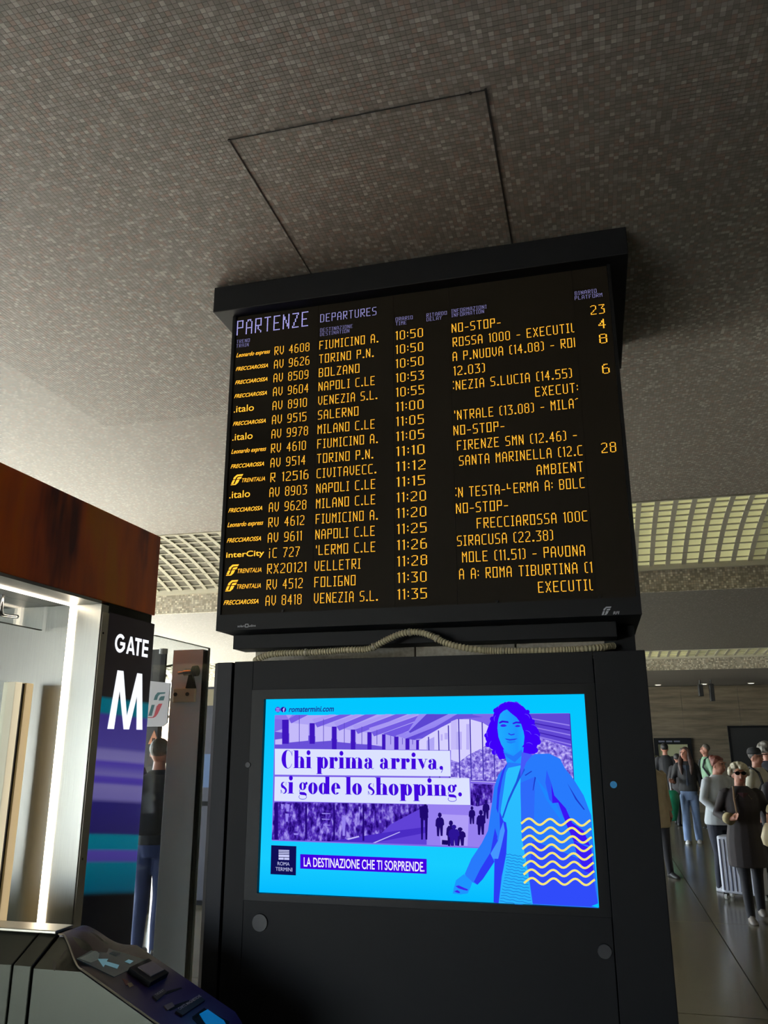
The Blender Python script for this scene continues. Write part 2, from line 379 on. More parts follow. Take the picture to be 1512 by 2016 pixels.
# dot matrix letters as strokes on a 0..4 by 0..12 grid
G = {
'A': ['0,0 0,9 1,12 3,12 4,9 4,0', '0,5 4,5'], 'B': ['0,0 0,12 3,12 4,11 4,7 3,6 0,6', '3,6 4,5 4,1 3,0 0,0'], 'C': ['4,12 1,12 0,11 0,1 1,0 4,0'],
'D': ['0,0 0,12 3,12 4,11 4,1 3,0 0,0'], 'E': ['4,12 0,12 0,0 4,0', '0,6 3,6'], 'F': ['4,12 0,12 0,0', '0,6 3,6'], 'G': ['4,12 0,12 0,0 4,0 4,5 2,5'],
'H': ['0,0 0,12', '4,0 4,12', '0,6 4,6'], 'I': ['0,12 2,12', '1,12 1,0', '0,0 2,0'], 'L': ['0,12 0,0 4,0'], 'M': ['0,0 0,12 2,7 4,12 4,0'], 'N': ['0,0 0,12 4,0 4,12'],
'O': ['0,0 0,12 4,12 4,0 0,0'], 'P': ['0,0 0,12 4,12 4,6 0,6'], 'R': ['0,0 0,12 4,12 4,6 0,6', '1,6 4,0'], 'S': ['4,12 1,12 0,11 0,7 4,5 4,1 3,0 0,0'],
'T': ['0,12 4,12', '2,12 2,0'], 'U': ['0,12 0,1 1,0 3,0 4,1 4,12'], 'V': ['0,12 0,3 2,0 4,3 4,12'], 'X': ['0,12 4,0', '0,0 4,12'], 'Y': ['0,12 2,6 4,12', '2,6 2,0'],
'Z': ['0,12 4,12 0,0 4,0'], 'i': ['1,0 1,8', '1,11 1,12'], '0': ['1,0 0,2 0,10 1,12 3,12 4,10 4,2 3,0 1,0'], '1': ['0,11 1,12 1,0'], '2': ['0,11 1,12 3,12 4,11 4,7 0,2 0,0 4,0'],
'3': ['0,12 4,12 2,7 4,6 4,1 3,0 0,0'], '4': ['3,0 3,12 0,4 4,4'], '5': ['4,12 0,12 0,7 3,7 4,6 4,1 3,0 0,0'], '6': ['3,12 1,12 0,9 0,1 1,0 3,0 4,1 4,6 3,7 0,7'],
'7': ['0,12 4,12 1,0'], '8': ['1,7 0,8 0,11 1,12 3,12 4,11 4,8 3,7 1,7 0,6 0,1 1,0 3,0 4,1 4,6 3,7'], '9': ['0,0 3,0 4,3 4,11 3,12 1,12 0,11 0,6 1,5 4,5'],
'.': ['0,0 1,0', '0,1 1,1'], ':': ['0,3 0,4', '0,8 0,9'], '-': ['0,5 3,5'], '(': ['2,12 1,12 0,11 0,1 1,0 2,0'], ')': ['0,12 1,12 2,11 2,1 1,0 0,0'], ' ': [],
'{': ['2,12 0,11'], '}': ['0,12 0,1 2,0'], '|': ['0,0 0,12'], '~': ['0,11 0,12', '0,2 0,3'], "'": ['1,9 1,12'], '?': ['0,6 0,12', '0,6 3,6']}
WD = {'I': 2, '1': 1, '.': 1, ':': 0, '-': 3, '(': 2, ')': 2, ' ': 2, '{': 2, '}': 2, '|': 0, '~': 0, "'": 1, 'i': 2}
def dots(text):
    x = 0; out = set()
    for ch in text:
        for st in G[ch]:
            p = [tuple(map(int, q.split(','))) for q in st.split()]
            for (x0, y0), (x1, y1) in zip(p, p[1:]):
                n_ = max(abs(x1-x0), abs(y1-y0), 1)
                for k in range(n_+1): out.add((x+round(x0+(x1-x0)*k/n_), round(y0+(y1-y0)*k/n_)))
        x += WD.get(ch, 4)+3
    return out, x-3
def led(text, x0, x1, zbase, h, m, name='led_text', step=None, sz=0.84, drop=0.0):
    ds, wid = dots(text); mb = MB(); sx = (x1-x0)/max(1, wid); sz_ = h/12.0
    hx, hz = sx*sz*0.5, sz_*sz*0.5
    rnd = random.Random(text)
    for (a, b_) in ds:
        if rnd.random() < drop: continue
        cx_, cz_ = x0+a*sx, zbase+b_*sz_
        mb.poly([(cx_-hx, YB-0.0008, cz_-hz), (cx_+hx, YB-0.0008, cz_-hz), (cx_+hx, YB-0.0008, cz_+hz), (cx_-hx, YB-0.0008, cz_+hz)])
    return obj(name, mb, m, bd, fix=False)
ZR = [3.735+0.0 - i*(1.344/17) for i in range(18)]
HR = 0.046
TR = ['RV 4608', 'AV 9626', 'AV 8509', 'AV 9604', 'AV 8910', 'AV 9515', 'AV 9978', 'RV 4610', 'AV 9514', 'R 12516', 'AV 8903', 'AV 9628', 'RV 4612', 'AV 9611', 'iC 727', 'RX20121', 'RV 4512', 'AV 8418']
DE = ['FIUMICINO A.', 'TORINO P.N.', 'BOLZANO', 'NAPOLI C.LE', 'VENEZIA S.L.', 'SALERNO', 'MILANO C.LE', 'FIUMICINO A.', 'TORINO P.N.', 'CIVITAVECC.', 'NAPOLI C.LE', 'MILANO C.LE', 'FIUMICINO A.', 'NAPOLI C.LE',
      "'LERMO C.LE", 'VELLETRI', 'FOLIGNO', 'VENEZIA S.L.']
DXR = [744, 735, 707, 737, 742, 705, 737, 743, 734, 740, 738, 738, 743, 737, 738, 709, 699, 743]
TI = ['10:50', '10:50', '10:50', '10:53', '10:55', '11:00', '11:05', '11:05', '11:10', '11:12', '11:15', '11:20', '11:20', '11:25', '11:26', '11:28', '11:30', '11:35']
TXR = [(541, 608), (540, 608), (539, 606), (538, 606), (537, 603), (536, 602), (535, 605), (534, 601), (533, 600), (533, 606), (531, 603), (530, 602), (529, 598), (528, 593), (529, 589), (527, 602), (526, 595), (524, 593)]
INF = {0: ('NO-STOP-', 890, 985), 1: ('ROSSA 1000 - EXECUTI}', 892, 1131), 2: ('A P.NUOVA (14.08) - RO|', 892, 1133), 3: ('12.03)', 894, 954), 4: ('~NEZIA S.LUCIA (14.55)', 893, 1127), 5: ('EXECUT:', 1056, 1139),
       6: ("'NTRALE (13.08) - MILA{", 894, 1140), 7: ('NO-STOP-', 894, 993), 8: ('FIRENZE SMN (12.46) -', 901, 1137), 9: ('SANTA MARINELLA (12.C', 905, 1148), 10: ('AMBIENT', 1059, 1149),
       11: ('~N TESTA-?ERMA A: BOLC', 898, 1152), 12: ('NO-STOP-', 899, 1000), 13: ('FRECCIAROSSA 100C', 940, 1157), 14: ('SIRACUSA (22.38)', 901, 1089), 15: ('MOLE (11.51) - PAVONA', 911, 1152),
       16: ('A A: ROMA TIBURTINA (1', 905, 1166), 17: ('EXECUTI}', 1061, 1167)}
PL = {0: ('23', 1166, 1192), 1: ('4', 1182, 1194), 2: ('8', 1184, 1197), 4: ('6', 1190, 1202), 9: ('28', 1188, 1215)}
def bx(px_, i): return on(px_, 700+28*i if px_ < 700 else 640+31*i, 1, YB).x
for i in range(18):
    zc = ZR[i]
    led(TR[i], bx(TXR[i][0], i), bx(TXR[i][1], i), zc, HR, AMB)
    led(DE[i], -1.273, bx(DXR[i], i), zc, HR, AMB)
    led(TI[i], -0.860, -0.726 if i > 4 and TI[i][:2] == '11' and '2' not in TI[i][3:] else -0.722, zc, HR, AMB)
    if i in INF: led(INF[i][0], bx(INF[i][1], i), bx(INF[i][2], i), zc+0.002, HR, AMB)
    if i in PL: led(PL[i][0], bx(PL[i][1], i), bx(PL[i][2], i), zc+0.004, HR, AMB)
    # train operator names
    zt = zc+0.012
    if i in (0, 7, 12): o = text_mesh('Leonardo express', -1.748, -1.553, zt-0.006, zt+0.026, YB-0.0008, 0.006, 0.35)
    elif i in (4, 6, 10): o = text_mesh('.italo', -1.746, -1.632, zt-0.004, zt+0.034, YB-0.0008, 0.0, 0.0)
    elif i == 14: o = text_mesh('interCity', -1.746, -1.542, zt-0.008, zt+0.030, YB-0.0008, 0.01, 0.0)
    elif i in (9, 15, 16): o = text_mesh('TRENITALIA', -1.680, -1.553, zt-0.002, zt+0.020, YB-0.0008, 0.0, 0.3)
    else: o = text_mesh('FRECCIAROSSA', -1.747, -1.562, zt, zt+0.022, YB-0.0008, 0.01, 0.35)
    obj('operator_text', o, AMB, bd)
    if i in (9, 15, 16):
        mb = MB(); x0, z0 = -1.742, zt-0.012
        def fl(a): return [(x0+u*0.05+v*0.018, YB-0.0008, z0+v*0.055) for u, v in a]
        mb.poly(fl([(0.05, .55), (.05, .75), (.3, 1), (1, 1), (.95, .84), (.45, .84), (.3, .7), (.3, .55)]))
        mb.poly(fl([(.45, .55), (.5, .72), (.95, .76), (.9, .55)])); mb.poly(fl([(0, .12), (.05, .48), (.3, .48), (.25, .12)])); mb.poly(fl([(0, 0), (.55, 0), (.75, .2), (.8, .48), (.45, .48), (.42, .1), (0, .06)]))
        obj('operator_mark', mb, AMB, bd)
led('PARTENZE', -1.750, -1.345, 3.884, 0.082, LIL, sz=0.75)
led('DEPARTURES', -1.272, -0.967, 3.894, 0.044, LIL, sz=0.7)
for t, a, b_, z in (('TRENO', -1.75, -1.675, 3.833), ('TRAIN', -1.75, -1.68, 3.807), ('DESTINAZIONE', -1.272, -1.095, 3.837), ('DESTINATION', -1.272, -1.113, 3.812), ('ORARIO', -.861, -.773, 3.842), ('TIME', -.861, -.806, 3.817),
                    ('RITARDO', -.698, -.595, 3.842), ('DELAY', -.698, -.622, 3.818), ('INFORMAZIONI', -.569, -.392, 3.847), ('INFORMATION', -.569, -.406, 3.823), ('BINARIO', .044, .145, 3.855), ('PLATFORM', .042, .170, 3.829)):
    led(t, a, b_, z, 0.019, LIL, sz=0.6)
GREYP = mat('grey_print', (150, 150, 155), 0.6, emit=(120, 120, 125), estr=0.15)
obj('maker_text', text_mesh('solari', -1.661, -1.624, 2.288, 2.299, YB-0.0128, 0.01), GREYP, bd)
obj('maker_text', text_mesh('udine', -1.602, -1.566, 2.288, 2.299, YB-0.0128, 0.01), GREYP, bd)
mb = MB()
for (a, b_, c, d) in ((-1.621, 2.286, -1.618, 2.303), (-1.607, 2.286, -1.604, 2.303), (-1.618, 2.300, -1.607, 2.303), (-1.618, 2.286, -1.607, 2.289)):
    mb.poly([(a, YB-0.0128, b_), (c, YB-0.0128, b_), (c, YB-0.0128, d), (a, YB-0.0128, d)])
obj('maker_mark', mb, GREYP, bd)
mb = MB(); x0, z0 = 0.052, 2.278
def fl(a): return [(x0+u*0.032+v*0.012, YB-0.0128, z0+v*0.036) for u, v in a]
mb.poly(fl([(0.05, .55), (.05, .75), (.3, 1), (1, 1), (.95, .84), (.45, .84), (.3, .7), (.3, .55)]))
mb.poly(fl([(.45, .55), (.5, .72), (.95, .76), (.9, .55)])); mb.poly(fl([(0, 0), (.05, .48), (.3, .48), (.25, 0)])); mb.poly(fl([(.3, 0), (.6, 0), (.75, .2), (.8, .48), (.45, .48), (.42, .1)]))
obj('operator_emblem', mb, GREYP, bd)
obj('operator_letters', text_mesh('RFI', 0.100, 0.128, 2.279, 2.292, YB-0.0128, 0.02, 0.3), GREYP, bd)

# corrugated conduit lying in the gap between board and kiosk
pts = [(-1.60, 3.72, 2.128), (-1.585, 3.70, 2.14), (-1.50, 3.70, 2.164), (-1.30, 3.70, 2.166), (-1.12, 3.70, 2.172), (-1.02, 3.70, 2.175), (-0.93, 3.70, 2.215), (-0.86, 3.70, 2.24), (-0.79, 3.70, 2.245), (-0.72, 3.70, 2.225),
       (-0.64, 3.70, 2.185), (-0.52, 3.72, 2.158), (-0.35, 3.74, 2.148), (-0.12, 3.76, 2.148), (0.02, 3.80, 2.158), (0.10, 3.90, 2.175)]
def smooth(p, n_):
    out = []; P = [Vector(q) for q in p]; P = [P[0]*2-P[1]]+P+[P[-1]*2-P[-2]]
    for k in range(1, len(P)-2):
        for j in range(n_):
            t = j/n_; a, b_, c, d = P[k-1:k+3]
            out.append(0.5*((2*b_)+(c-a)*t+(2*a-5*b_+4*c-d)*t*t+(3*b_-a-3*c+d)*t**3))
    out.append(P[-2]); return out
sp = smooth(pts, 60); res = [sp[0]]; acc = 0
for a, b_ in zip(sp, sp[1:]):
    acc += (b_-a).length
    if acc >= 0.0026: res.append(b_); acc = 0
rad = [0.0165 if (k//2) % 2 else 0.0125 for k in range(len(res))]
cd = thing('flexible_conduit', 'grey-beige corrugated cable conduit arching in the gap below the departure board', 'cable conduit', (-1.585, 3.70, 2.14))
obj('corrugated_sleeve', MB().tube(res, rad, 12), mat('beige_conduit', (176, 164, 132), 0.5), cd, smooth=False)
for k in (0.16, 0.36, 0.47, 0.55, 0.72): 
    q = res[int(len(res)*k)]; q2 = res[int(len(res)*k)+3]
    obj('cable_tie', MB().tube([q, q2], 0.019, 12), mat('tie_pale', (150, 142, 120), 0.5), cd)

# kiosk
YK = 3.56
ks = thing('advertising_kiosk', 'tall black totem around the pillar with a bright cyan advertising screen', 'advertising kiosk', (-0.78, YK, 0))
KT = 2.117
obj('door', MB().box(-1.640, YK, 0.08, -1.545, YK+0.05, KT).box(-0.034+0.035, YK, 0.08, 0.001, YK+0.05, KT).box(-1.545, YK, 1.985, 0.001, YK+0.05, KT).box(-1.545, YK, 0.08, 0.001, YK+0.05, 1.09), BLACK, ks, bevel=0.002)
obj('right_panel', B(0.004, YK+0.002, 0.08, 0.215, YK+0.05, KT), BLACK, ks, bevel=0.003)
lp = MB().prism([(-1.655, YK+0.004, 0.08), (-1.728, YK+0.004, 0.08), (-1.765, YK+0.05, 0.08), (-1.765, YK+0.12, 0.08), (-1.655, YK+0.12, 0.08)], (0, 0, KT-0.08-0.002))
obj('left_panel', lp, mat('black_side_panel', (20, 22, 29), 0.6, spec=0.25), ks, bevel=0.002)
obj('carcass', MB().box(-1.74, YK+0.12, 0.05, -1.56, 3.97, KT-0.02).box(-1.56, YK+0.10, 0.05, 0.19, 3.97, KT-0.02).box(0.15, 3.97, 0.05, 0.20, 4.8, KT-0.02).box(-1.78+0.02, 3.97, 0.05, -1.73, 4.8, KT-0.02).box(-1.74, 4.8, 0.05, 0.2, 4.86, KT-0.02), BLACK2, ks)
obj('plinth', B(-1.72, YK+0.03, 0, 0.18, 4.84, 0.08), BLACK2, ks)
bz = obj('screen_bezel', MB().box(-1.545, YK-0.002, 1.942, -0.012, YK+0.06, 1.985).box(-1.545, YK-0.002, 1.09, -0.012, YK+0.06, 1.120).box(-1.545, YK-0.002, 1.120, -1.484, YK+0.06, 1.942).box(-0.044, YK-0.002, 1.120, -0.012, YK+0.06, 1.942), BLACK2, ks)
obj('hinge_strip', B(-0.012, YK, 1.09, 0.001, YK+0.05, 1.985), BLACK, ks)
for (cx_, cz_, r_) in ((-1.549, 1.652, 0.013), (-1.464, 1.005, 0.037), (-0.034, 0.97-0.0+0.0, 0.028)):
    cx_ = cx_ if cz_ > 1.1 else cx_
    obj('lock_cap', MB().tube([(cx_, YK-0.008, cz_), (cx_, YK+0.002, cz_)], [r_*0.92, r_], 24), mat('cap_black', (24, 25, 30), 0.55), ks)
obj('indicator_dot', MB().tube([(0.0465, YK-0.001, 1.581), (0.0465, YK+0.004, 1.581)], 0.0135, 20), mat('teal_sticker', (20, 105, 150), 0.5, emit=(10, 90, 140), estr=0.35), ks)

# advertisement picture: flat printed layers on the screen plane
SX0, SX1, SZ0, SZ1 = -1.515, -0.028, 1.098, 1.968
LY = [0]; CUR = [YK+0.022]
def scr(px_, py_, k=None):
    p = on(px_, py_, 1, CUR[0]); return (min(SX1, max(SX0, p.x)), min(SZ1, max(SZ0, p.z)))
def layer(): LY[0] += 1; CUR[0] = YK+0.0225-LY[0]*0.00014; return CUR[0]
pic = obj('screen', B(SX0, YK+0.023, SZ0, SX1, YK+0.05, SZ1), None, ks)
def grad_mat(name, c0, c1, axis=2, a=SZ0, b=SZ1, s=1.0, mid=None):
    m = bpy.data.materials.new(name); m.use_nodes = True; n = m.node_tree.nodes; L = m.node_tree.links
    n.remove(n['Principled BSDF']); e = n.new('ShaderNodeEmission'); g = n.new('ShaderNodeNewGeometry'); sp_ = n.new('ShaderNodeSeparateXYZ'); mr = n.new('ShaderNodeMapRange')
    mr.inputs[1].default_value = a; mr.inputs[2].default_value = b; cr = n.new('ShaderNodeValToRGB')
    cr.color_ramp.elements[0].color = (*s2l(c0), 1); cr.color_ramp.elements[1].color = (*s2l(c1), 1)
    if mid:
        for p_, c_ in mid: k = cr.color_ramp.elements.new(p_); k.color = (*s2l(c_), 1)
    L.new(g.outputs['Position'], sp_.inputs[0]); L.new(sp_.outputs[axis], mr.inputs[0]); L.new(mr.outputs[0], cr.inputs[0]); L.new(cr.outputs[0], e.inputs[0]); L.new(e.outputs[0], n['Material Output'].inputs[0])
    e.inputs[1].default_value = s; return m
pic.data.materials.append(grad_mat('ad_cyan', (0, 184, 255), (0, 198, 255), mid=[(0.18, (22, 204, 255))]))
def flat(pts, rgb, name='picture_shape', m=None, sub=False):
    y = layer(); mb = MB()
    for pp in (pts if isinstance(pts[0][0], (list, tuple)) else [pts]):
        q = [scr(*p) for p in pp]; mb.poly([(a, y, b_) for a, b_ in q])
    me = mb.mesh(name)
    if True:
        bmh = bmesh.new(); bmh.from_mesh(me); bmesh.ops.triangulate(bmh, faces=bmh.faces, ngon_method='EAR_CLIP'); bmh.to_mesh(me); bmh.free()
    return obj(name, me, m or glow('ad_%d_%d_%d' % tuple(rgb), rgb, 1.0), pic, fix=False)
def c3(p): return [(840+x/3.979, 1340+y/3.979) for x, y in p]
def c4(p): return [(840+x/3.979, 1560+y/3.979) for x, y in p]
def c1(p): return [(480+x/3.979, 1340+y/3.979) for x, y in p]
def c2(p): return [(480+x/3.979, 1560+y/3.979) for x, y in p]
HALL = bpy.data.materials.new('ad_hall_photo'); HALL.use_nodes = True
n = HALL.node_tree.nodes; L = HALL.node_tree.links; n.remove(n['Principled BSDF']); e = n.new('ShaderNodeEmission')
g = n.new('ShaderNodeNewGeometry'); mp = n.new('ShaderNodeMapping'); mp.inputs['Scale'].default_value = (60, 1, 34); vz = n.new('ShaderNodeTexNoise'); vz.inputs['Scale'].default_value = 1.0; vz.inputs['Detail'].default_value = 3
cr = n.new('ShaderNodeValToRGB'); el = cr.color_ramp.elements; el[0].position = 0.36; el[0].color = (*s2l((34, 6, 120)), 1); el[1].position = 0.72; el[1].color = (*s2l((176, 160, 250)), 1)
k = el.new(0.52); k.color = (*s2l((84, 48, 190)), 1)
L.new(g.outputs['Position'], mp.inputs[0]); L.new(mp.outputs[0], vz.inputs['Vector']); L.new(vz.outputs['Fac'], cr.inputs[0]); L.new(cr.outputs[0], e.inputs[0]); L.new(e.outputs[0], n['Material Output'].inputs[0])
TREE = HALL.copy(); TREE.name = 'ad_trees_photo'; tn = TREE.node_tree.nodes
for q in tn:
    if q.type == 'MAPPING': q.inputs['Scale'].default_value = (90, 1, 90)
    if q.type == 'VALTORGB':
        q.color_ramp.elements[0].color = (*s2l((92, 70, 190)), 1); q.color_ramp.elements[1].color = (*s2l((150, 132, 235)), 1); q.color_ramp.elements[2].color = (*s2l((212, 205, 255)), 1)
flat([(541, 1409), (1121, 1404), (1128, 1520), (1130, 1677), (535, 1655)], (128, 104, 232), 'hall_picture')
# windows band behind the shops
flat(c1([(243, 400), (300, 380), (300, 300), (352, 300), (410, 272), (1512, 262), (1512, 540), (245, 540)]), (176, 164, 246))
flat(c1([(243, 270), (410, 268), (352, 305), (243, 300)]), (140, 118, 236))
flat(c1([(243, 400), (600, 440), (1110, 520), (1110, 540), (243, 540)]), (104, 80, 216))
flat([c1([(245, 462), (300, 455), (300, 500), (245, 500)]), c1([(356, 330), (505, 345), (505, 470), (356, 485)]), c1([(560, 345), (685, 365), (685, 470), (560, 480)]), c1([(732, 365), (835, 390), (835, 490), (732, 480)]), c1([(880, 392), (965, 408), (965, 500), (880, 495)]),
      c1([(1005, 410), (1080, 425), (1080, 510), (1005, 505)])], (196, 186, 250))
# roof beams
for a in ((352, 300, 410, 268), (555, 332, 752, 266), (727, 358, 952, 265), (873, 383, 1190, 263), (1000, 402, 1400, 262)):
    flat(c1([(a[0], a[1]), (a[2], a[3]), (a[2]+95, a[3]-1), (a[0]+20, a[1]+35)]), (116, 92, 226))
    flat(c1([(a[0]-20, a[1]-30), (a[2]-80, a[3]), (a[2]-30, a[3]), (a[0]-2, a[1])]), (168, 152, 244))
flat(c1([(1090, 415), (1512, 262), (1590, 262), (1180, 440)]), (112, 88, 226)); flat(c1([(1190, 430), (1700, 262), (1760, 262), (1265, 455)]), (150, 134, 242))
flat(c1([(1265, 455), (1760, 262), (1800, 262), (1340, 465)]), (96, 74, 214)); flat(c3([(-100, 460), (240, 262), (330, 262), (440, 285), (240, 300), (60, 420), (0, 450)]), (104, 84, 220))
flat(c3([(-60, 262), (240, 262), (100, 330), (-180, 440), (-160, 420)]), (152, 138, 244)); flat(c3([(0, 262), (170, 262), (-130, 410), (-140, 400)]), (92, 70, 210))
# columns
flat([c1([(a, t), (b_, t), (b_, 540 if a > 600 else 495), (a, 540 if a > 600 else 495)]) for a, b_, t in ((300, 352, 305), (515, 556, 333), (690, 727, 360), (838, 874, 383), (968, 1001, 403), (1083, 1110, 420), (1178, 1212, 438), (1266, 1298, 454), (1350, 1382, 464))], (62, 22, 190))
flat([c1([(a, t), (a+5, t), (a+5, 500), (a, 500)]) for a, t in ((432, 270), (622, 300), (785, 330), (922, 360), (1040, 385), (1148, 430), (1240, 450), (1320, 460))], (96, 76, 200))
# big end window with arch
flat(c3([(-60, 470), (0, 432), (110, 368), (240, 302), (340, 302), (440, 330), (520, 380), (640, 640), (600, 800), (345, 790), (345, 765), (190, 760), (190, 545), (-60, 540)]), (214, 208, 255))
flat(c3([(0, 470), (60, 440), (60, 540), (0, 540)]), (176, 166, 246)); flat(c3([(190, 300+20), (240, 300), (240, 540), (190, 540)]), (196, 186, 250))
flat([c3([(230, 400), (275, 400), (275, 540), (230, 540)]), c3([(310, 340), (335, 340), (335, 540), (310, 540)]), c3([(110, 420), (125, 420), (125, 470), (110, 470)]), c3([(140, 410), (165, 410), (165, 460), (140, 460)])], (186, 176, 246))
flat(c3([(190, 620), (250, 640), (330, 580), (430, 530), (520, 470), (640, 640), (600, 790), (345, 785), (345, 765), (190, 755)]), None, 'trees_picture', m=TREE)
flat([c3([(a, t), (a+9, t), (a+19, 775), (a+10, 775)]) for a, t in ((10, 440), (88, 390), (165, 350), (246, 300), (335, 300), (430, 325), (520, 380))], (70, 52, 176))
flat(c3([(345, 778), (560, 786), (560, 794), (345, 786)]), (80, 60, 190))
# right roof and trees
flat(c3([(790, 262), (1118, 258), (1135, 525), (880, 440)]), (96, 72, 212))
for k in range(5):
    flat(c3([(800+10*k, 290+34*k), (1119+3*k, 345+38*k), (1120+3*k, 355+38*k), (800+10*k, 297+34*k)]), (60, 30, 176) if k % 2 else (150, 130, 240))
flat(c3([(860, 440), (1137, 530), (1150, 780), (840, 700)]), None, 'trees_picture', m=TREE)
flat(c3([(1118, 258), (1124, 258), (1156, 780), (1149, 780)]), (60, 44, 170))
# lower hall: shops left, floor right, travellers
flat(c2([(238, 75), (1512, 96), (1512, 410), (1000, 395), (218, 370)]), None, 'shops_picture', m=HALL)
flat(c2([(1150, 250), (1380, 130), (1512, 100), (1512, 412), (1000, 396)]), (96, 66, 214)); flat(c2([(660, 385), (1200, 300), (1512, 260), (1512, 300), (1020, 395)]), (74, 44, 196))
flat([c2([(800, 365), (900, 340), (905, 350), (820, 372)]), c2([(1010, 395), (1220, 308), (1226, 312), (1030, 396)])], (190, 180, 250))
flat(c4([(0, 88), (345, 105), (345, 40), (510, 0), (510, 300), (430, 430), (0, 412)]), (150, 128, 240)); flat(c4([(90, 170), (330, 180), (320, 420), (200, 410), (110, 410)]), (176, 158, 248))
flat(c4([(345, -70), (520, -60), (510, 80), (400, 110), (345, 100)]), None, 'crowd_picture', m=HALL)
def figure(cx_, top, h_, w_=0.17):
    o = []
    for pp in ([(-.3, .2), (-.5, .3), (-.55, .55), (-.4, .6), (-.35, .98), (-.1, 1), (0, .62), (.1, .98), (.35, .98), (.4, .55), (.55, .5), (.5, .3), (.3, .2)], [(-.2, .02), (0, -.02), (.2, .03), (.24, .12), (.1, .2), (-.1, .2), (-.24, .12)]):
        o.append(c4([(cx_+u*h_*w_*2, top+v*h_) for u, v in pp]))
    return o
for f_ in ((103, 160, 185), (190, 222, 200), (262, 275, 145, .28), (425, 140, 195), (355, 110, 140), (465, 60, 150), (400, 20, 90), (-10, 90, 130)):
    flat(figure(*f_), (30, 10, 110))
flat(c4([(120, 372), (168, 376), (165, 412), (118, 408)]), (24, 8, 96)); flat(figure(214, 255, 165, .24), (44, 20, 150)); 
flat([c2([(a, t), (a+w_, t), (a+w_*0.8, 370), (a+w_*.2, 370)]) for a, w_, t in ((1385, 22, 160), (1418, 24, 158))] + [c2([(1375, 110), (1440, 100), (1445, 200), (1380, 200)])], (30, 8, 112))
flat([c2([(a, b_), (a+c, b_), (a+c, d), (a, d)]) for a, b_, c, d in ((240, 80, 28, 370), (480, 90, 16, 365), (700, 95, 14, 370), (930, 95, 14, 380))], (36, 8, 124))
flat([c2([(a, b_), (a+c, b_+4), (a+c-6, d), (a+4, d)]) for a, b_, c, d in ((290, 90, 24, 130), (330, 90, 30, 150), (325, 165, 26, 230), (390, 318, 40, 334), (770, 190, 28, 340), (900, 110, 12, 210), (610, 160, 70, 170), (610, 205, 66, 214), (620, 250, 60, 260))], (150, 132, 240))
# woman
WP, WB, WD_, WL = (62, 0, 250), (40, 122, 252), (44, 60, 246), (52, 200, 255)
flat(c3([(640, 165), (700, 168), (760, 205), (812, 268), (842, 330), (880, 395), (888, 460), (862, 520), (850, 572), (760, 580), (700, 600), (634, 605), (600, 615), (560, 600), (540, 552), (498, 530), (478, 500), (460, 455), (468, 400), (490, 340), (520, 280), (538, 215), (590, 180)]), WP, 'hair_picture')
flat([c3([(x_+r_*math.cos(t*PI/5), y_+r_*math.sin(t*PI/5)) for t in range(10)]) for x_, y_, r_ in ((470, 430, 20), (480, 500, 22), (530, 560, 22), (580, 598, 20), (870, 420, 20), (872, 480, 24), (850, 545, 24), (515, 300, 20), (540, 235, 20), (830, 320, 18), (790, 245, 18), (700, 185, 22), (620, 188, 22))], WP)
flat(c3([(600, 540), (760, 520), (752, 600), (745, 665), (690, 690), (640, 680), (622, 620)]), (30, 150, 255), 'neck_picture')
flat(c3([(575, 262), (600, 238), (632, 224), (672, 246), (720, 290), (752, 360), (766, 440), (760, 500), (728, 545), (690, 575), (650, 570), (612, 545), (584, 500), (562, 440), (554, 372), (560, 310)]), None, 'face_picture', m=grad_mat('ad_face', (30, 170, 255), (16, 186, 255), 0, scr(*c3([(560, 0)])[0])[0], scr(*c3([(770, 0)])[0])[0], mid=[(0.6, (28, 150, 255))]))
flat(c3([(600, 560), (680, 590), (745, 540), (750, 580), (690, 640), (630, 600)]), (36, 120, 250))
flat(c3([(632, 190), (700, 210), (740, 260), (770, 330), (775, 400), (755, 390), (740, 340), (705, 290), (655, 250), (625, 222)]), WP)
flat([c3([(566, 326), (590, 312), (640, 318), (642, 332), (596, 328), (570, 338)]), c3([(672, 332), (700, 320), (738, 322), (740, 338), (704, 334), (676, 342)])], (50, 20, 230))
flat([c3([(574, 354), (590, 342), (612, 342), (630, 354), (610, 362), (588, 362)]), c3([(690, 356), (708, 346), (726, 348), (736, 358), (720, 364), (700, 364)])], (60, 40, 240))
flat([c3([(640, 408), (660, 420), (690, 414), (688, 424), (662, 430), (640, 420)]), c3([(612, 452), (650, 458), (714, 452), (690, 466), (650, 470), (625, 464)])], (40, 70, 236))
flat(c3([(625, 474), (690, 472), (700, 480), (660, 494), (632, 486)]), (30, 130, 250))
for (x_, y_, r_, a0_) in ((600, 215, 40, 1.6), (560, 300, 34, 2.2), (500, 420, 30, 2.4), (520, 500, 30, 2.0), (700, 215, 46, .4), (770, 300, 40, .1), (830, 380, 36, .3), (850, 450, 32, .2), (800, 520, 36, .6), (780, 430, 40, .2), (560, 560, 26, 2.6), (650, 200, 40, 1.0)):
    a_ = [(x_+r_*math.cos(a0_+t*.22), y_-r_*math.sin(a0_+t*.22)) for t in range(8)]; b2_ = [(x_+(r_-5+3*abs(t-3.5)/3.5)*math.cos(a0_+t*.22), y_-(r_-5+3*abs(t-3.5)/3.5)*math.sin(a0_+t*.22)) for t in range(8)]
    flat(c3(a_+b2_[::-1]), (104, 74, 250), 'hair_curl')
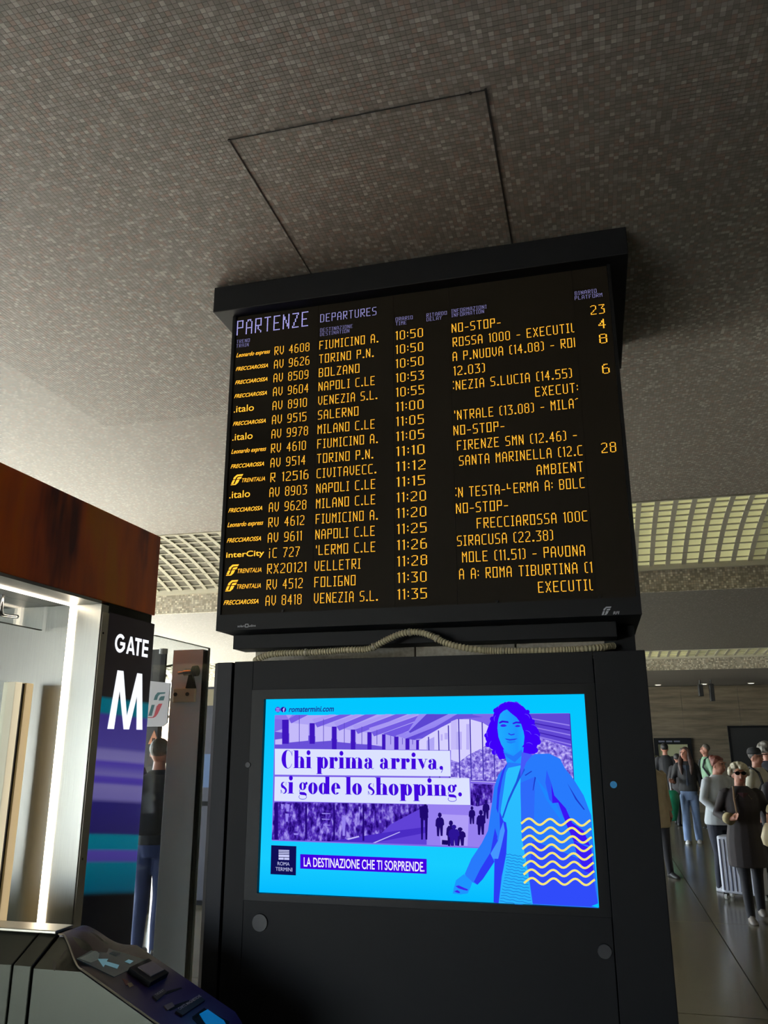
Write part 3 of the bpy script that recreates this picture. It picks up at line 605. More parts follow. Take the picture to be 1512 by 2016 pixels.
# jacket body, arm, hand
JK = c3([(636, 640), (600, 690), (560, 740), (530, 830), (516, 1000), (508, 1100)]) + c4([(510, 200), (480, 300), (430, 400), (350, 520), (298, 640), (330, 690), (398, 724), (440, 680), (530, 545), (524, 862), (1345, 905), (1340, 800), (1296, 300), (1290, 180)]) + c3([(1275, 1020), (1230, 900), (1150, 770), (1085, 690), (1045, 612), (960, 572), (850, 574), (800, 600), (745, 650)])
flat(JK, WB, 'jacket_picture')
flat(c4([(292, 640), (230, 688), (212, 750), (204, 792), (262, 800), (322, 792), (345, 740), (358, 700)]), (28, 150, 255), 'hand_picture')
flat([c4([(225, 735), (250, 728), (300, 750), (325, 760), (318, 770), (290, 765), (250, 752)]), c4([(215, 775), (240, 765), (262, 780), (258, 790), (235, 785)])], (60, 40, 235))
flat(c3([(640, 684), (742, 662), (735, 760), (740, 1114)]) + c4([(745, 350), (790, 600), (830, 878), (565, 868), (592, 650), (625, 480), (632, 300), (600, 215), (580, 160)]) + c3([(582, 1000), (600, 880), (622, 720)]), None, 'shirt_picture', m=grad_mat('ad_shirt', (40, 178, 255), (44, 200, 255)))
flat(c4([(570, 150), (600, 225), (622, 235), (632, 300), (622, 480), (600, 600), (586, 660), (563, 868), (524, 862), (532, 545), (535, 440), (560, 380), (575, 300)]), WD_)
flat(c4([(560, 380), (575, 300), (600, 230), (612, 300), (585, 420), (560, 520), (520, 520), (500, 480)]), (70, 150, 255))
flat(c4([(535, 280), (555, 350), (500, 470), (420, 600), (370, 700), (398, 724), (440, 680), (530, 545), (500, 480), (556, 380)]), WD_)
flat(c3([(636, 640), (612, 700), (590, 780), (570, 900), (560, 1040), (545, 1000), (556, 840), (585, 730), (600, 690)]), WD_)
flat(c3([(745, 650), (770, 700), (735, 760), (690, 850), (640, 960), (600, 1080), (590, 1070), (640, 920), (700, 790)]), (30, 84, 220))
flat(c3([(745, 560), (830, 580), (780, 640), (735, 760), (735, 680)]), (70, 90, 250))
flat(c3([(735, 800), (850, 752), (840, 1114)]) + c4([(830, 380), (800, 640), (790, 600), (745, 350), (735, 0)]), (46, 106, 250))
flat(c3([(850, 745), (880, 790), (1000, 940), (1080, 1114)]) + c4([(1130, 260), (1060, 230), (940, 60)]) , (30, 134, 255))
flat(c3([(975, 800), (1000, 900), (1090, 1000), (1140, 1114)]) + c4([(1230, 300), (1280, 420), (1150, 380), (1090, 240), (1030, 80)]) + c3([(985, 960)]), (60, 20, 245), 'sleeve_shade')
flat(c3([(940, 700), (975, 800), (985, 960), (960, 930), (930, 800)]), (44, 90, 250))
flat(c4([(830, 380), (1000, 440), (1290, 560), (1340, 860), (1345, 900), (832, 872), (800, 640)]), (48, 76, 250)); flat(c4([(1150, 380), (1290, 440), (1310, 640), (1240, 620), (1180, 500)]), (58, 30, 246)); flat(c4([(1290, 890), (1345, 870), (1346, 904)]), (0, 198, 255))
flat([c3([(768, 740), (820, 706), (826, 712), (775, 746)]), c3([(846, 752), (856, 760), (836, 860), (830, 860)]), c3([(1100, 800), (1180, 930), (1240, 1010), (1230, 1012), (1165, 930)])], (30, 60, 200))
for k in range(17):
    ty = 480+k*23; a0 = 622-max(0, k-5)*4.5; a1 = 760+k*4.2; pts_ = []
    N = 10
    top = [(a0+(a1-a0)*t/N, ty+22*t/N+k*1.5*t/N+4*math.sin(t*2.1+k)) for t in range(N+1)]
    flat(c4(top+[(x_, y_+5) for x_, y_ in top[::-1]]), (28, 120, 214), 'shirt_ripple')
for k in range(8):
    x0_, x1_, yc = 740+3.2*k, 1283+5*k, 228+66.5*k; N = 40; up_, dn_ = [], []
    for t in range(N+1):
        u = t/N; x_ = x0_+(x1_-x0_)*u; ph = (u*3.28-0.12)*2*PI; y_ = yc-24*math.sin(ph)+10*u
        s_ = -24*math.cos(ph)*3.28*2*PI/(x1_-x0_); nl = math.hypot(1, s_)
        up_.append((x_+8.5*s_/nl, y_-8.5/nl)); dn_.append((x_-8.5*s_/nl, y_+8.5/nl))
    y = layer(); mb = MB()
    for t in range(N):
        q = [scr(*c4([p])[0]) for p in (dn_[t], dn_[t+1], up_[t+1], up_[t])]
        mb.poly([(a, y, b_) for a, b_ in q])
    obj('wave_line', mb, glow('ad_yellow', (248, 232, 120), 1.0), pic, fix=False)
# caption boxes and lettering
flat([(541, 1474), (886, 1478), (887.5, 1528.5), (541, 1525)], (220, 226, 255), 'caption_box'); flat([(541, 1529), (924, 1532), (926, 1585), (540, 1577)], (220, 226, 255), 'caption_box')
flat([(534, 1664), (583.5, 1666), (582.5, 1723.5), (532.5, 1721)], (14, 14, 84), 'station_badge'); flat([(591, 1681.5), (840, 1691), (840, 1720.5), (591, 1710)], (66, 0, 226), 'slogan_box')
def place_text(me, quad, name, rgb):
    """text mesh made on the unit square, carried onto a measured quad TL TR BR BL of the screen"""
    y = layer(); q = [scr(*p) for p in quad]
    for v in me.vertices:
        u, t = v.co.x, v.co.z
        a = [q[3][k]*(1-u)*(1-t)+q[2][k]*u*(1-t)+q[0][k]*(1-u)*t+q[1][k]*u*t for k in (0, 1)]
        v.co = (a[0], y, a[1])
    return obj(name, me, glow('ad_%d_%d_%d' % rgb, rgb, 1.0), pic, fix=False)
place_text(text_mesh('LA DESTINAZIONE CHE TI SORPRENDE.', 0, 1, 0, 1, 0, 0.012), [(598, 1687.5), (835.5, 1697), (835.5, 1716.5), (598, 1706)], 'slogan_text', (244, 240, 255))
place_text(text_mesh('romatermini.com', 0, 1, 0, 1, 0, 0.022, 0.25), [(568.5, 1391.5), (657.5, 1390), (657.5, 1401), (568.5, 1402)], 'address_text', (24, 50, 150))
place_text(text_mesh('ROMA', 0, 1, 0, 1, 0), [(546.5, 1696.5), (570, 1697.5), (570, 1704.5), (546.5, 1703.5)], 'badge_text', (190, 194, 240)); place_text(text_mesh('TERMINI', 0, 1, 0, 1, 0), [(542.5, 1707), (575.5, 1708.5), (575.5, 1716), (542.5, 1714)], 'badge_text', (190, 194, 240))
flat([[(548.5, a), (569.5, a+.6), (569.5, b_+.6), (548.5, b_)] for a, b_ in ((1673, 1675), (1676.3, 1678), (1679.3, 1681.3), (1682.6, 1687))]+[[(548.5, 1688.3), (558.5, 1688.5), (558.5, 1692.6), (548.5, 1692.4)], [(559.5, 1688.6), (569.5, 1688.9), (569.5, 1693), (559.5, 1692.7)]], (200, 204, 250))
for cx_, rgb in ((547, (80, 30, 210)), (558, (34, 8, 160))): flat([(cx_+5.4*math.cos(t*PI/12), 1397+5.4*math.sin(t*PI/12)) for t in range(24)], rgb)
flat([[(543.5, 1394), (550.5, 1394), (550.5, 1395), (543.5, 1395)], [(543.5, 1396.7), (550.5, 1396.7), (550.5, 1397.7), (543.5, 1397.7)], [(543.5, 1399.4), (550.5, 1399.4), (550.5, 1400.4), (543.5, 1400.4)], [(557.6, 1394.5), (560.6, 1393.2), (560.6, 1394.6), (559.2, 1395.4), (559.2, 1396.6), (560.6, 1396.6), (560.4, 1398), (559.2, 1398), (559.2, 1402), (557.6, 1402), (557.6, 1398), (556.4, 1398), (556.4, 1396.6), (557.6, 1396.6)]], (214, 200, 255))
# high contrast serif letters for the headline (x-height 10, ascender 15)
def ring(cx_, cy_, rx, ry, ix_, iy_, a0=0, a1=360, N=36):
    out = []
    for k in range(N):
        t0, t1 = math.radians(a0+(a1-a0)*k/N), math.radians(a0+(a1-a0)*(k+1)/N)
        out.append([(cx_+rx*math.cos(t0), cy_+ry*math.sin(t0)), (cx_+rx*math.cos(t1), cy_+ry*math.sin(t1)), (cx_+ix_*math.cos(t1), cy_+iy_*math.sin(t1)), (cx_+ix_*math.cos(t0), cy_+iy_*math.sin(t0))])
    return out
def rc(x0, y0, x1, y1): return [[(x0, y0), (x1, y0), (x1, y1), (x0, y1)]]
def disc(cx_, cy_, r): return [[(cx_+r*math.cos(t*PI/9), cy_+r*math.sin(t*PI/9)) for t in range(18)]]
HL = 0.5
def stem(x, y0, y1, w=4.5, sb=True, st=True):
    o = rc(x, y0, x+w, y1)
    if sb: o += rc(x-1.1, y0, x+w+1.1, y0+HL)
    if st: o += rc(x-1.1, y1-HL, x, y1)
    return o
def arch(x0, x1, y, top=10.2, w=4.5):
    cx_ = (x0+x1)/2; rx = (x1-x0)/2
    return ring(cx_, y, rx, top-y, max(0.1, rx-w), top-y-0.7, 0, 90, 14)+ring(cx_-w*0.15, y, rx, top-y, rx-0.5, top-y-0.6, 90, 170, 14)
def glyph(c):
    if c == 'i': return stem(1.1, 0, 10)+disc(3.3, 13.6, 2.2), 6.8
    if c == 'l': return stem(1.1, 0, 15.5), 6.8
    if c == 'h': return stem(1.1, 0, 15.5)+arch(3.6, 12.2, 6)+stem(7.7, 0, 6.2, st=False), 13.4
    if c == 'n': return stem(1.1, 0, 10)+arch(3.6, 12.2, 6)+stem(7.7, 0, 6.2, st=False), 13.4
    if c == 'm': return stem(1.1, 0, 10)+arch(3.6, 12, 6)+stem(7.5, 0, 6.2, st=False)+arch(10, 18.8, 6)+stem(14.3, 0, 6.2, st=False), 20.2
    if c == 'r': return stem(1.1, 0, 10)+ring(7.6, 6, 3.0, 4.2, 2.6, 3.6, 90, 175, 12)+disc(8.0, 8.2, 2.0), 10.2
    if c == 'p': return stem(1.1, -5, 10)+ring(8.2, 4.9, 4.9, 5.2, 0.9, 4.7), 13.6
    if c == 'd': return stem(7.4, 0, 15.5, sb=False)+rc(11, 0, 12.9, HL)+ring(5.0, 4.9, 4.9, 5.2, 0.9, 4.7), 13.2
    if c == 'o': return ring(5.4, 4.9, 5.2, 5.2, 1.0, 4.7), 11.2
    if c == 'e': return ring(5.2, 4.9, 5.0, 5.2, 1.0, 4.7, 0, 318)+rc(3, 5.0, 9.4, 5.6), 10.2
    if c == 'a': return ring(4.9, 6.4, 4.2, 3.7, 0.8, 3.2, 0, 100, 12)+rc(5.5, 1.2, 9.1, 6.5)+ring(4.6, 7.4, 3.2, 2.7, 2.8, 2.3, 90, 160, 8)+disc(2.7, 7.7, 1.7)+ring(4.4, 2.8, 3.9, 3.0, 0.8, 2.4)+ring(9.4, 1.4, 1.9, 1.5, 1.5, 1.0, 200, 340, 8)+rc(5.8, 0.6, 9.1, 1.6), 11.6
    if c == 's': return [[(0.6, 3.4), (1.0, 3.4), (2.4, 0.9), (2.0, 0)]]+rc(0.6, 0, 1.0, 3.4)+ring(4.2, 2.7, 3.4, 2.9, 1.3, 2.2, -110, 60, 14)+ring(3.7, 7.3, 3.1, 2.9, 1.0, 2.2, 70, 250, 16)+[[(1.0, 6.2), (3.2, 4.6), (6.9, 4.6), (4.4, 6.6), (2.0, 8)], [(2.4, 5.2), (5.4, 3.2), (7.4, 3.6), (6.2, 5.2), (3.4, 6.4)]]+rc(6.2, 6.9, 6.6, 10.1), 8
    if c == 'g': return ring(4.5, 6.6, 3.9, 3.5, 1.0, 3.0)+disc(8.6, 9.2, 1.3)+ring(2.2, 2.4, 1.6, 1.4, 1.1, 1.0, 90, 270, 8)+[[(0.8, 0.6), (2, 1.6), (6.5, 1.4), (8.8, 0.2), (9.2, -1.6), (6, -1.2), (2.4, -1.0), (1.2, -0.4)]]+ring(4.7, -2.8, 4.5, 2.3, 4.0, 1.8, 140, 400, 26), 10
    if c == 'v': return [[(0.6, 10), (4.6, 10), (7.6, 3), (5.4, 0)], [(5.2, 0.4), (5.8, 0), (9.6, 10), (9.0, 10)]]+rc(-0.4, 9.5, 5.6, 10)+rc(7.8, 9.5, 10.8, 10), 10.4
    if c == 'C': return ring(7.2, 7.6, 7.0, 8.0, 2.0, 7.5, 78, 282, 30)+ring(7.6, 7.6, 5.4, 8.0, 5.0, 7.5, -80, -30, 10)+ring(7.6, 7.6, 5.4, 8.0, 5.0, 7.5, 30, 80, 10)+rc(12.0, 10.5, 12.5, 15), 13.4
    if c == ',': return disc(2.2, 1.6, 1.9)+[[(3.9, 1.9), (4.1, 0.2), (2.6, -3), (1.8, -3.2), (3.2, -0.4), (2.4, 0.5)]], 5
    if c == '.': return disc(2.4, 1.6, 1.9), 5
    return [], 4.4
def headline(s, quad):
    x = 0; polys = []
    for c in s:
        g_, a = glyph(c); polys += [[(px_+x, py_) for px_, py_ in p] for p in g_]; x += a+0.5
    W_ = x-1; mb = MB()
    for p in polys: mb.poly([(a/W_, 0, b_/10) for a, b_ in p])   # unit quad: x 0..1, z 0..1 is baseline to x-height
    place_text(mb.mesh('headline_text'), quad, 'headline_text', (66, 8, 222))
headline('Chi prima arriva,', [(554, 1489), (873, 1494.5), (873, 1515), (554, 1512)])
headline('si gode lo shopping.', [(552, 1539.5), (909, 1545.5), (910, 1567.5), (551.5, 1562)])
# ================================================================== GATE PORTAL (left)
XG = -2.6
RUST = bpy.data.materials.new('oxidised_copper_sheet'); RUST.use_nodes = True
n = RUST.node_tree.nodes; L = RUST.node_tree.links; b = n['Principled BSDF']; b.inputs['Roughness'].default_value = 0.35; b.inputs['Metallic'].default_value = 0.15
tc = n.new('ShaderNodeNewGeometry'); mp = n.new('ShaderNodeMapping'); mp.inputs['Scale'].default_value = (1, 2.6, 0.55); mp.inputs['Rotation'].default_value = (math.radians(-14), 0, 0)
nz = n.new('ShaderNodeTexNoise'); nz.inputs['Scale'].default_value = 1.7; nz.inputs['Detail'].default_value = 3.5; nz.inputs['Roughness'].default_value = 0.5
cr = n.new('ShaderNodeValToRGB'); e = cr.color_ramp.elements; e[0].position = 0.30; e[0].color = (*s2l((110, 50, 44)), 1); e[1].position = 0.66; e[1].color = (*s2l((245, 142, 20)), 1)
k = e.new(0.40); k.color = (*s2l((216, 98, 48)), 1); k = e.new(0.54); k.color = (*s2l((244, 120, 40)), 1)
L.new(tc.outputs['Position'], mp.inputs[0]); L.new(mp.outputs[0], nz.inputs['Vector']); L.new(nz.outputs['Fac'], cr.inputs[0]); L.new(cr.outputs[0], b.inputs['Base Color'])
gp = thing('gate_portal', 'steel gate portal under a rust-orange copper header, with GATE M sign', 'gate', (XG-0.5, 3.7, 0))
obj('header', B(XG-1.4, 1.2, 2.505, XG, 4.452, 3.006), RUST, gp, bevel=0.004)
obj('soffit_panel', B(XG-1.39, 1.2, 2.488, XG-0.002, 3.885, 2.504), STEEL_H, gp)
STRIP = glow('gate_strip_light', (255, 238, 212), 11.0)
ls = obj('light_strip', MB().box(-2.795, 1.2, 2.482, -2.762, 3.883, 2.4895), STRIP, gp)
obj('light_strip', MB().box(-2.795, 3.877, 0.0, -2.757, 3.8842, 2.4805), STRIP, gp)
jm = obj('jamb', MB().box(XG-1.39, 3.884, 0, XG-0.001, 3.955, 2.487), STEEL, gp)
obj('jamb_core', B(XG-1.3, 3.955, 0, XG-0.02, 4.43, 2.504), BLACK2, gp)
tr = obj('corner_trim', B(XG-0.02, 3.895, 0, XG+0.004, 3.957, 2.445), mat('trim_steel', (206, 200, 184), 0.45, 0.35), gp)
for z in (2.33, 1.18, 0.3): obj('screw', MB().tube([(XG+0.003, 3.915, z), (XG+0.0065, 3.915, z)], 0.006, 10), BLACK2, tr)
SIGN = bpy.data.materials.new('gate_sign_face'); SIGN.use_nodes = True  # colour bands: a blurred screen reflection painted into face colour and glow
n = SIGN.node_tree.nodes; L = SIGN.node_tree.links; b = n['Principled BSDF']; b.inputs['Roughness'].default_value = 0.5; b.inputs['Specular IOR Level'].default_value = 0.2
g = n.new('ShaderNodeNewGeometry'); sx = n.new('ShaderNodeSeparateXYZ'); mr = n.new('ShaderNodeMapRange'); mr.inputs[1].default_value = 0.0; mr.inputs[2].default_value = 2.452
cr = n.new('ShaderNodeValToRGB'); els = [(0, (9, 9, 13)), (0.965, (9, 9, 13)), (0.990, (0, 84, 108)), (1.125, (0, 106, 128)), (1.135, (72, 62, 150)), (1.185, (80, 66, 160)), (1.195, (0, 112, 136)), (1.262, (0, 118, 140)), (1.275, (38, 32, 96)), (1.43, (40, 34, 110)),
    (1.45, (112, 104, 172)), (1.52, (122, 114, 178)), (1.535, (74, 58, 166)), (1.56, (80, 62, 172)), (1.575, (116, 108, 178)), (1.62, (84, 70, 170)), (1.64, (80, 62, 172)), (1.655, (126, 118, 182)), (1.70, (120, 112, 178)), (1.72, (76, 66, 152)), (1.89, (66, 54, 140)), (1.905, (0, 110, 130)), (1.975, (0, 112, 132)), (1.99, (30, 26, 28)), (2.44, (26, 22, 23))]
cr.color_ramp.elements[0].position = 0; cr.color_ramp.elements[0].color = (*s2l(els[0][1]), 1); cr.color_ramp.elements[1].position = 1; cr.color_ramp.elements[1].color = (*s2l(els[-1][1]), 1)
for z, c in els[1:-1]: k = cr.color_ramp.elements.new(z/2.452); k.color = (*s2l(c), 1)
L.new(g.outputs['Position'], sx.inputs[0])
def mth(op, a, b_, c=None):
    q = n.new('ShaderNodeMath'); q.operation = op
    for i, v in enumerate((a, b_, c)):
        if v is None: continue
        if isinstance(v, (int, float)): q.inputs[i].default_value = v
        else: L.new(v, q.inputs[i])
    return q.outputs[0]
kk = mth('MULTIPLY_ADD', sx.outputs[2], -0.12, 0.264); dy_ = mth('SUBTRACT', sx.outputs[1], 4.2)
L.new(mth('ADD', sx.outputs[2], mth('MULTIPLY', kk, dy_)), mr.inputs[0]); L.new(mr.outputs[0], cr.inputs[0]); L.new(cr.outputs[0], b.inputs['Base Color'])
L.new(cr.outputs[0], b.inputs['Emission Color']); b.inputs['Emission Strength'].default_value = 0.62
obj('sign_backing', B(XG-0.02, 3.957, 0, XG-0.006, 4.425, 2.504), BLACK2, gp)
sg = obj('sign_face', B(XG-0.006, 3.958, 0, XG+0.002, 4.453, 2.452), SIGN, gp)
WHT = glow('sign_letters', (245, 248, 255), 1.1)
def sgn(polys):
    mb = MB()
    for p in polys: mb.poly([(XG+0.0035, a, z) for a, z in p])
    return mb
# M: heavy vertical-sided letter
y0, y1, z0, z1 = 4.038, 4.402, 1.823, 2.143
wv = 0.066
obj('sign_letter', sgn([[(y0, z0), (y0+wv, z0), (4.140, z1), (4.088, z1)], [(4.088, z1), (4.150, z1), (4.245, z0), (4.200, z0)], [(4.200, z0), (4.258, z0), (4.352, z1), (4.296, z1)], [(4.296, z1), (4.352, z1), (y1, z0), (y1-wv, z0)]]), WHT, sg, fix=False)
# GATE
zz0, zz1 = 2.243, 2.345; hh = zz1-zz0
c_ = (4.092, (zz0+zz1)/2); go = [[(c_[0]+r1*math.cos(a)*1.0, c_[1]+r1*math.sin(a)) for r1, a in ((0.053, t0), (0.053, t1), (0.033, t1), (0.033, t0))] for t0, t1 in ((math.radians(42+k*16), math.radians(58+k*16)) for k in range(19))]
go += [[(4.092, 2.284), (4.144, 2.284), (4.144, 2.303), (4.092, 2.303)], [(4.124, 2.25), (4.144, 2.27), (4.144, 2.303), (4.124, 2.303)]]
obj('sign_letter', sgn(go), WHT, sg, fix=False)
obj('sign_letter', sgn([[(4.160, zz0), (4.181, zz0), (4.210, zz1), (4.192, zz1)], [(4.192, zz1), (4.213, zz1), (4.252, zz0), (4.230, zz0)], [(4.175, 2.262), (4.24, 2.262), (4.234, 2.279), (4.18, 2.279)]]), WHT, sg, fix=False)
obj('sign_letter', sgn([[(4.246, zz1-.019), (4.318, zz1-.019), (4.318, zz1), (4.246, zz1)], [(4.271, zz0), (4.293, zz0), (4.293, zz1), (4.271, zz1)]]), WHT, sg, fix=False)
obj('sign_letter', sgn([[(4.330, zz0), (4.351, zz0), (4.351, zz1), (4.330, zz1)]]+[[(4.330, z), (4.397, z), (4.397, z+.019), (4.330, z+.019)] for z in (zz0, zz0+.0415, zz1-.019)]), WHT, sg, fix=False)
# doors of the gate: hanging glass with tube handle, lower leaves with lit edges
GG = glass('gate_glass', (0.97, 0.985, 0.98))
hg = obj('hanging_glass', B(-2.955, 2.2, 2.352, -2.945, 3.858, 2.487), GG, gp)
obj('edge_line', B(-2.957, 2.2, 2.349, -2.943, 3.858, 2.353), BLACK2, hg)
obj('door_handle', MB().tube(smooth([(-2.93, 3.50, 2.50), (-2.93, 3.50, 2.43), (-2.93, 3.505, 2.395), (-2.93, 3.53, 2.385), (-2.93, 3.63, 2.392)], 6), 0.011, 10), CHROME, hg, smooth=True)
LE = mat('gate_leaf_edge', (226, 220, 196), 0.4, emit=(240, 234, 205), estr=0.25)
for (ya, yb, nm) in ((3.640, 3.695, 'a'), (3.725, 3.785, 'b')):
    lf = obj('door_leaf', B(-2.972, ya, 0.85, -2.90, yb, 2.055), LE if nm == 'a' else mat('gate_leaf_tan', (196, 180, 140), 0.45), gp, bevel=0.003)
obj('leaf_gap', B(-2.965, 3.695, 0.85, -2.91, 3.725, 2.05), BLACK2, gp)
obj('leaf_glass', B(-2.95, 3.25, 0.85, -2.942, 3.64, 2.06), GG, gp)

# ------------------------------------------------------------------ turnstile / ticket gate
TS_X = -2.6
tn_ = thing('ticket_gate', 'low steel ticket gate cabinet with sloping dark purple reader deck', 'ticket gate', (-2.2, 3.06, 0))
def sec(x, ys, zs): return [(x, a, b_) for a, b_ in zip(ys, zs)]
YS = (2.860, 2.860, 3.000, 3.100, 3.235, 3.235)
def zat(x): return 0.965-0.473*(x+1.858)
SATIN = mat('satin_steel_dark', (62, 64, 56), 0.42, 0.8, noise_s=5, noise_a=0.08)
mb = MB()
mb.rings([sec(x, YS, (0, .965, 1.045, 1.045, .965, 0)) for x in (-4.6, -2.149)])
obj('rear_cabinet', mb, SATIN, tn_, bevel=0.004)
mb = MB(); mb.rings([sec(x, YS, (0, .965, 1.045, 1.045, .965, 0)) for x in (-2.143, -2.066)]); obj('seam_band', mb, SATIN, tn_, bevel=0.004)
mb = MB(); mb.rings([sec(x, (2.872, 2.872, 3.0, 3.1, 3.223, 3.223), (0, .955, 1.03, 1.03, .955, 0)) for x in (-2.16, -2.04)]); obj('seam_gasket', mb, BLACK2, tn_)
# front cabinet: loft that follows the deck
def prof(x):
    t = (x+2.03)/0.17
    if t <= 0: za, zc = .965, 1.045
    elif t < 1:
        s_ = t*t*(3-2*t); za = .965; zc = 1.045*(1-s_)+zat(x)*s_
    else: za = zc = zat(x)
    return za, zc
xs = [-2.054, -2.045, -2.035]+[-2.03+0.172*k/24 for k in range(1, 25)]+[-1.8, -1.7, -1.6, -1.5, -1.42, -1.39, -1.372]
rs = []
for x in xs:
    za, zc = prof(x); dz = 0
    if x > -1.40: dz = -0.02 if x < -1.38 else -0.06
    rs.append(sec(x, YS, (0, za+dz-.006, zc+dz-.006, zc+dz-.006, za+dz-.006, 0)))
mb = MB(); mb.rings(rs); fc = obj('front_cabinet', mb, SATIN, tn_); fc.data.shade_smooth(); fc.data.set_sharp_from_angle(angle=0.42)
PURP = bpy.data.materials.new('reader_deck_film'); PURP.use_nodes = True
n = PURP.node_tree.nodes; L = PURP.node_tree.links; b = n['Principled BSDF']; b.inputs['Roughness'].default_value = 0.35
g = n.new('ShaderNodeNewGeometry'); sx = n.new('ShaderNodeSeparateXYZ'); mr = n.new('ShaderNodeMapRange'); mr.inputs[1].default_value = -2.05; mr.inputs[2].default_value = -1.38
cr = n.new('ShaderNodeValToRGB'); e = cr.color_ramp.elements; e[0].color = (*s2l((52, 36, 38)), 1); e[1].color = (*s2l((52, 42, 104)), 1); k = e.new(0.4); k.color = (*s2l((38, 24, 34)), 1); k = e.new(0.62); k.color = (*s2l((50, 38, 84)), 1)
L.new(g.outputs['Position'], sx.inputs[0]); L.new(sx.outputs[0], mr.inputs[0]); L.new(mr.outputs[0], cr.inputs[0]); L.new(cr.outputs[0], b.inputs['Base Color'])
rs = []
for x in xs:
    za, zc = prof(x); dz = 0
    if x > -1.40: dz = -0.02 if x < -1.38 else -0.06
    t = min(1, max(0, (x+2.03)/0.17)); ya = 2.995*(1-t)+2.868*t; zn = zc*(1-t)+za*t
    rs.append([(x, ya, zn+dz+.002), (x, 3.05, zc+dz+.003), (x, 3.14*(1-t)+3.2*t, zc*(1-t)+za*t+dz+.003), (x, 3.235, za+dz+.001), (x, 3.235, za+dz-.012), (x, ya, zn+dz-.012)])
mb = MB(); mb.rings(rs); dk = obj('reader_deck', mb, PURP, tn_); dk.data.shade_smooth(); dk.data.set_sharp_from_angle(angle=0.9)
mb = MB(); mb.tube([(x, (2.99*(1-min(1, max(0, (x+2.03)/0.17)))+2.864*min(1, max(0, (x+2.03)/0.17))), (prof(x)[1]*(1-min(1, max(0, (x+2.03)/0.17)))+prof(x)[0]*min(1, max(0, (x+2.03)/0.17)))+.001) for x in xs[:-2]], 0.0035, 6); obj('edge_bead', mb, mat('edge_bead', (150, 146, 132), 0.35, 0.8), tn_)
obj('top_rail', MB().box(-4.6, 2.985, 1.046, -2.065, 3.10, 1.058), mat('rail_cream_steel', (190, 184, 168), 0.3, 1.0), tn_, bevel=0.003)
# items lying in the deck plane
def dp(x, y, h=0.0): return (x+0.427*h, y, zat(x)+0.0025+0.904*h)
def plate(name, x0, x1, y0, y1, h0, h1, m, parent, sk=0.0):
    mb = MB(); q = [(x0, y0), (x1, y0), (x1+sk, y1), (x0+sk, y1)]
    lo = [dp(a, b_, h0) for a, b_ in q]; hi = [dp(a, b_, h1) for a, b_ in q]; mb.rings([lo, hi]); return obj(name, mb, m, parent)
def dpt(px_, py_):
    d = on(px_, py_, 1, 3.0)-CAMP; # meet the sloping deck plane z = zat(x)
    t = (0.965-0.473*1.858-CAM_H)/(d.z+0.473*d.x); return CAMP+d*t
def dq(name, pts, h, m, parent=dk):
    P = [dpt(*p) for p in pts]; mb = MB(); lo = [dp(p.x, p.y, 0.0) for p in P]; hi = [dp(p.x, p.y, h) for p in P]; mb.rings([lo, hi]); return obj(name, mb, m, parent)
LCD = mat('lcd_face', (16, 24, 28), 0.15, emit=(20, 40, 48), estr=0.3)
lc = dq('reader_screen', [(150, 1890), (196, 1864), (292, 1894), (224, 1926)], 0.0025, LCD)
LCM = mat('lcd_marks', (90, 130, 140), 0.4, emit=(84, 122, 132), estr=0.7)
dq('screen_arrow', [(192, 1891), (212, 1891), (209, 1896), (234, 1903), (230, 1910), (206, 1902), (203, 1907)], 0.0036, LCM); dq('screen_icon', [(245, 1896), (252, 1892), (262, 1895), (255, 1900)], 0.0036, LCM)
dq('screen_glare', [(155, 1890), (187, 1874), (195, 1880), (193, 1892), (178, 1898)], 0.0030, mat('lcd_pale', (70, 82, 80), 0.3, emit=(70, 80, 78), estr=0.35))
dq('screen_text', [(214, 1880), (222, 1876), (236, 1880), (228, 1885)], 0.0036, mat('lcd_text', (50, 70, 76), 0.4))
rb = dq('reader_housing', [(250, 1916), (288, 1898), (328, 1926), (292, 1946)], 0.020, BLACK2)
obj('reader_pad', MB().rings([[dp(dpt(*p).x, dpt(*p).y, h) for p in ((266, 1917), (294, 1905), (318, 1922), (292, 1935))] for h in (0.019, 0.024)]), mat('reader_pad', (120, 112, 116), 0.45), rb)
dq('sticker', [(240, 1928), (251, 1932), (258, 1941), (248, 1942)], 0.001, mat('sticker_red', (96, 36, 22), 0.5)); dq('sticker', [(250, 1938), (258, 1936), (263, 1942), (255, 1946)], 0.0012, mat('sticker_cream', (130, 110, 70), 0.5))
LBL = mat('deck_label', (30, 26, 34), 0.4)
l1 = dq('slot_label', [(299, 1965), (322, 1952), (328, 1957), (308, 1974)], 0.006, LBL); l2 = dq('slot_label', [(344, 1996), (390, 1966), (402, 1974), (358, 2004)], 0.008, LBL)
dq('ticket_slot', [(322, 1955), (356, 1946), (358, 1948), (326, 1960)], 0.0015, BLACK2); dq('ticket_slot', [(330, 1985), (372, 1971), (376, 1974), (334, 1992)], 0.0015, BLACK2); dq('ticket_slot', [(378, 2004), (402, 1986), (405, 1989), (384, 2008)], 0.0015, BLACK2)
dq('slot_icon', [(322, 1983), (338, 1976), (343, 1984), (329, 1992)], 0.0035, mat('icon_grey', (110, 102, 96), 0.5))
def deck_text(s, A, Bp, hgt, h, m, parent):
    me = text_mesh(s, 0, 1, 0, 1, 0, 0.01); P0, P1 = dpt(*A), dpt(*Bp); dx, dy = P1.x-P0.x, P1.y-P0.y; ln = math.hypot(dx, dy)
    nx, ny = -dy/ln, dx/ln
    for v in me.vertices:
        u, t = v.co.x, v.co.z; v.co = dp(P0.x+dx*u+nx*hgt*t, P0.y+dy*u+ny*hgt*t, h)
    return obj('label_text', me, m, parent, fix=False)
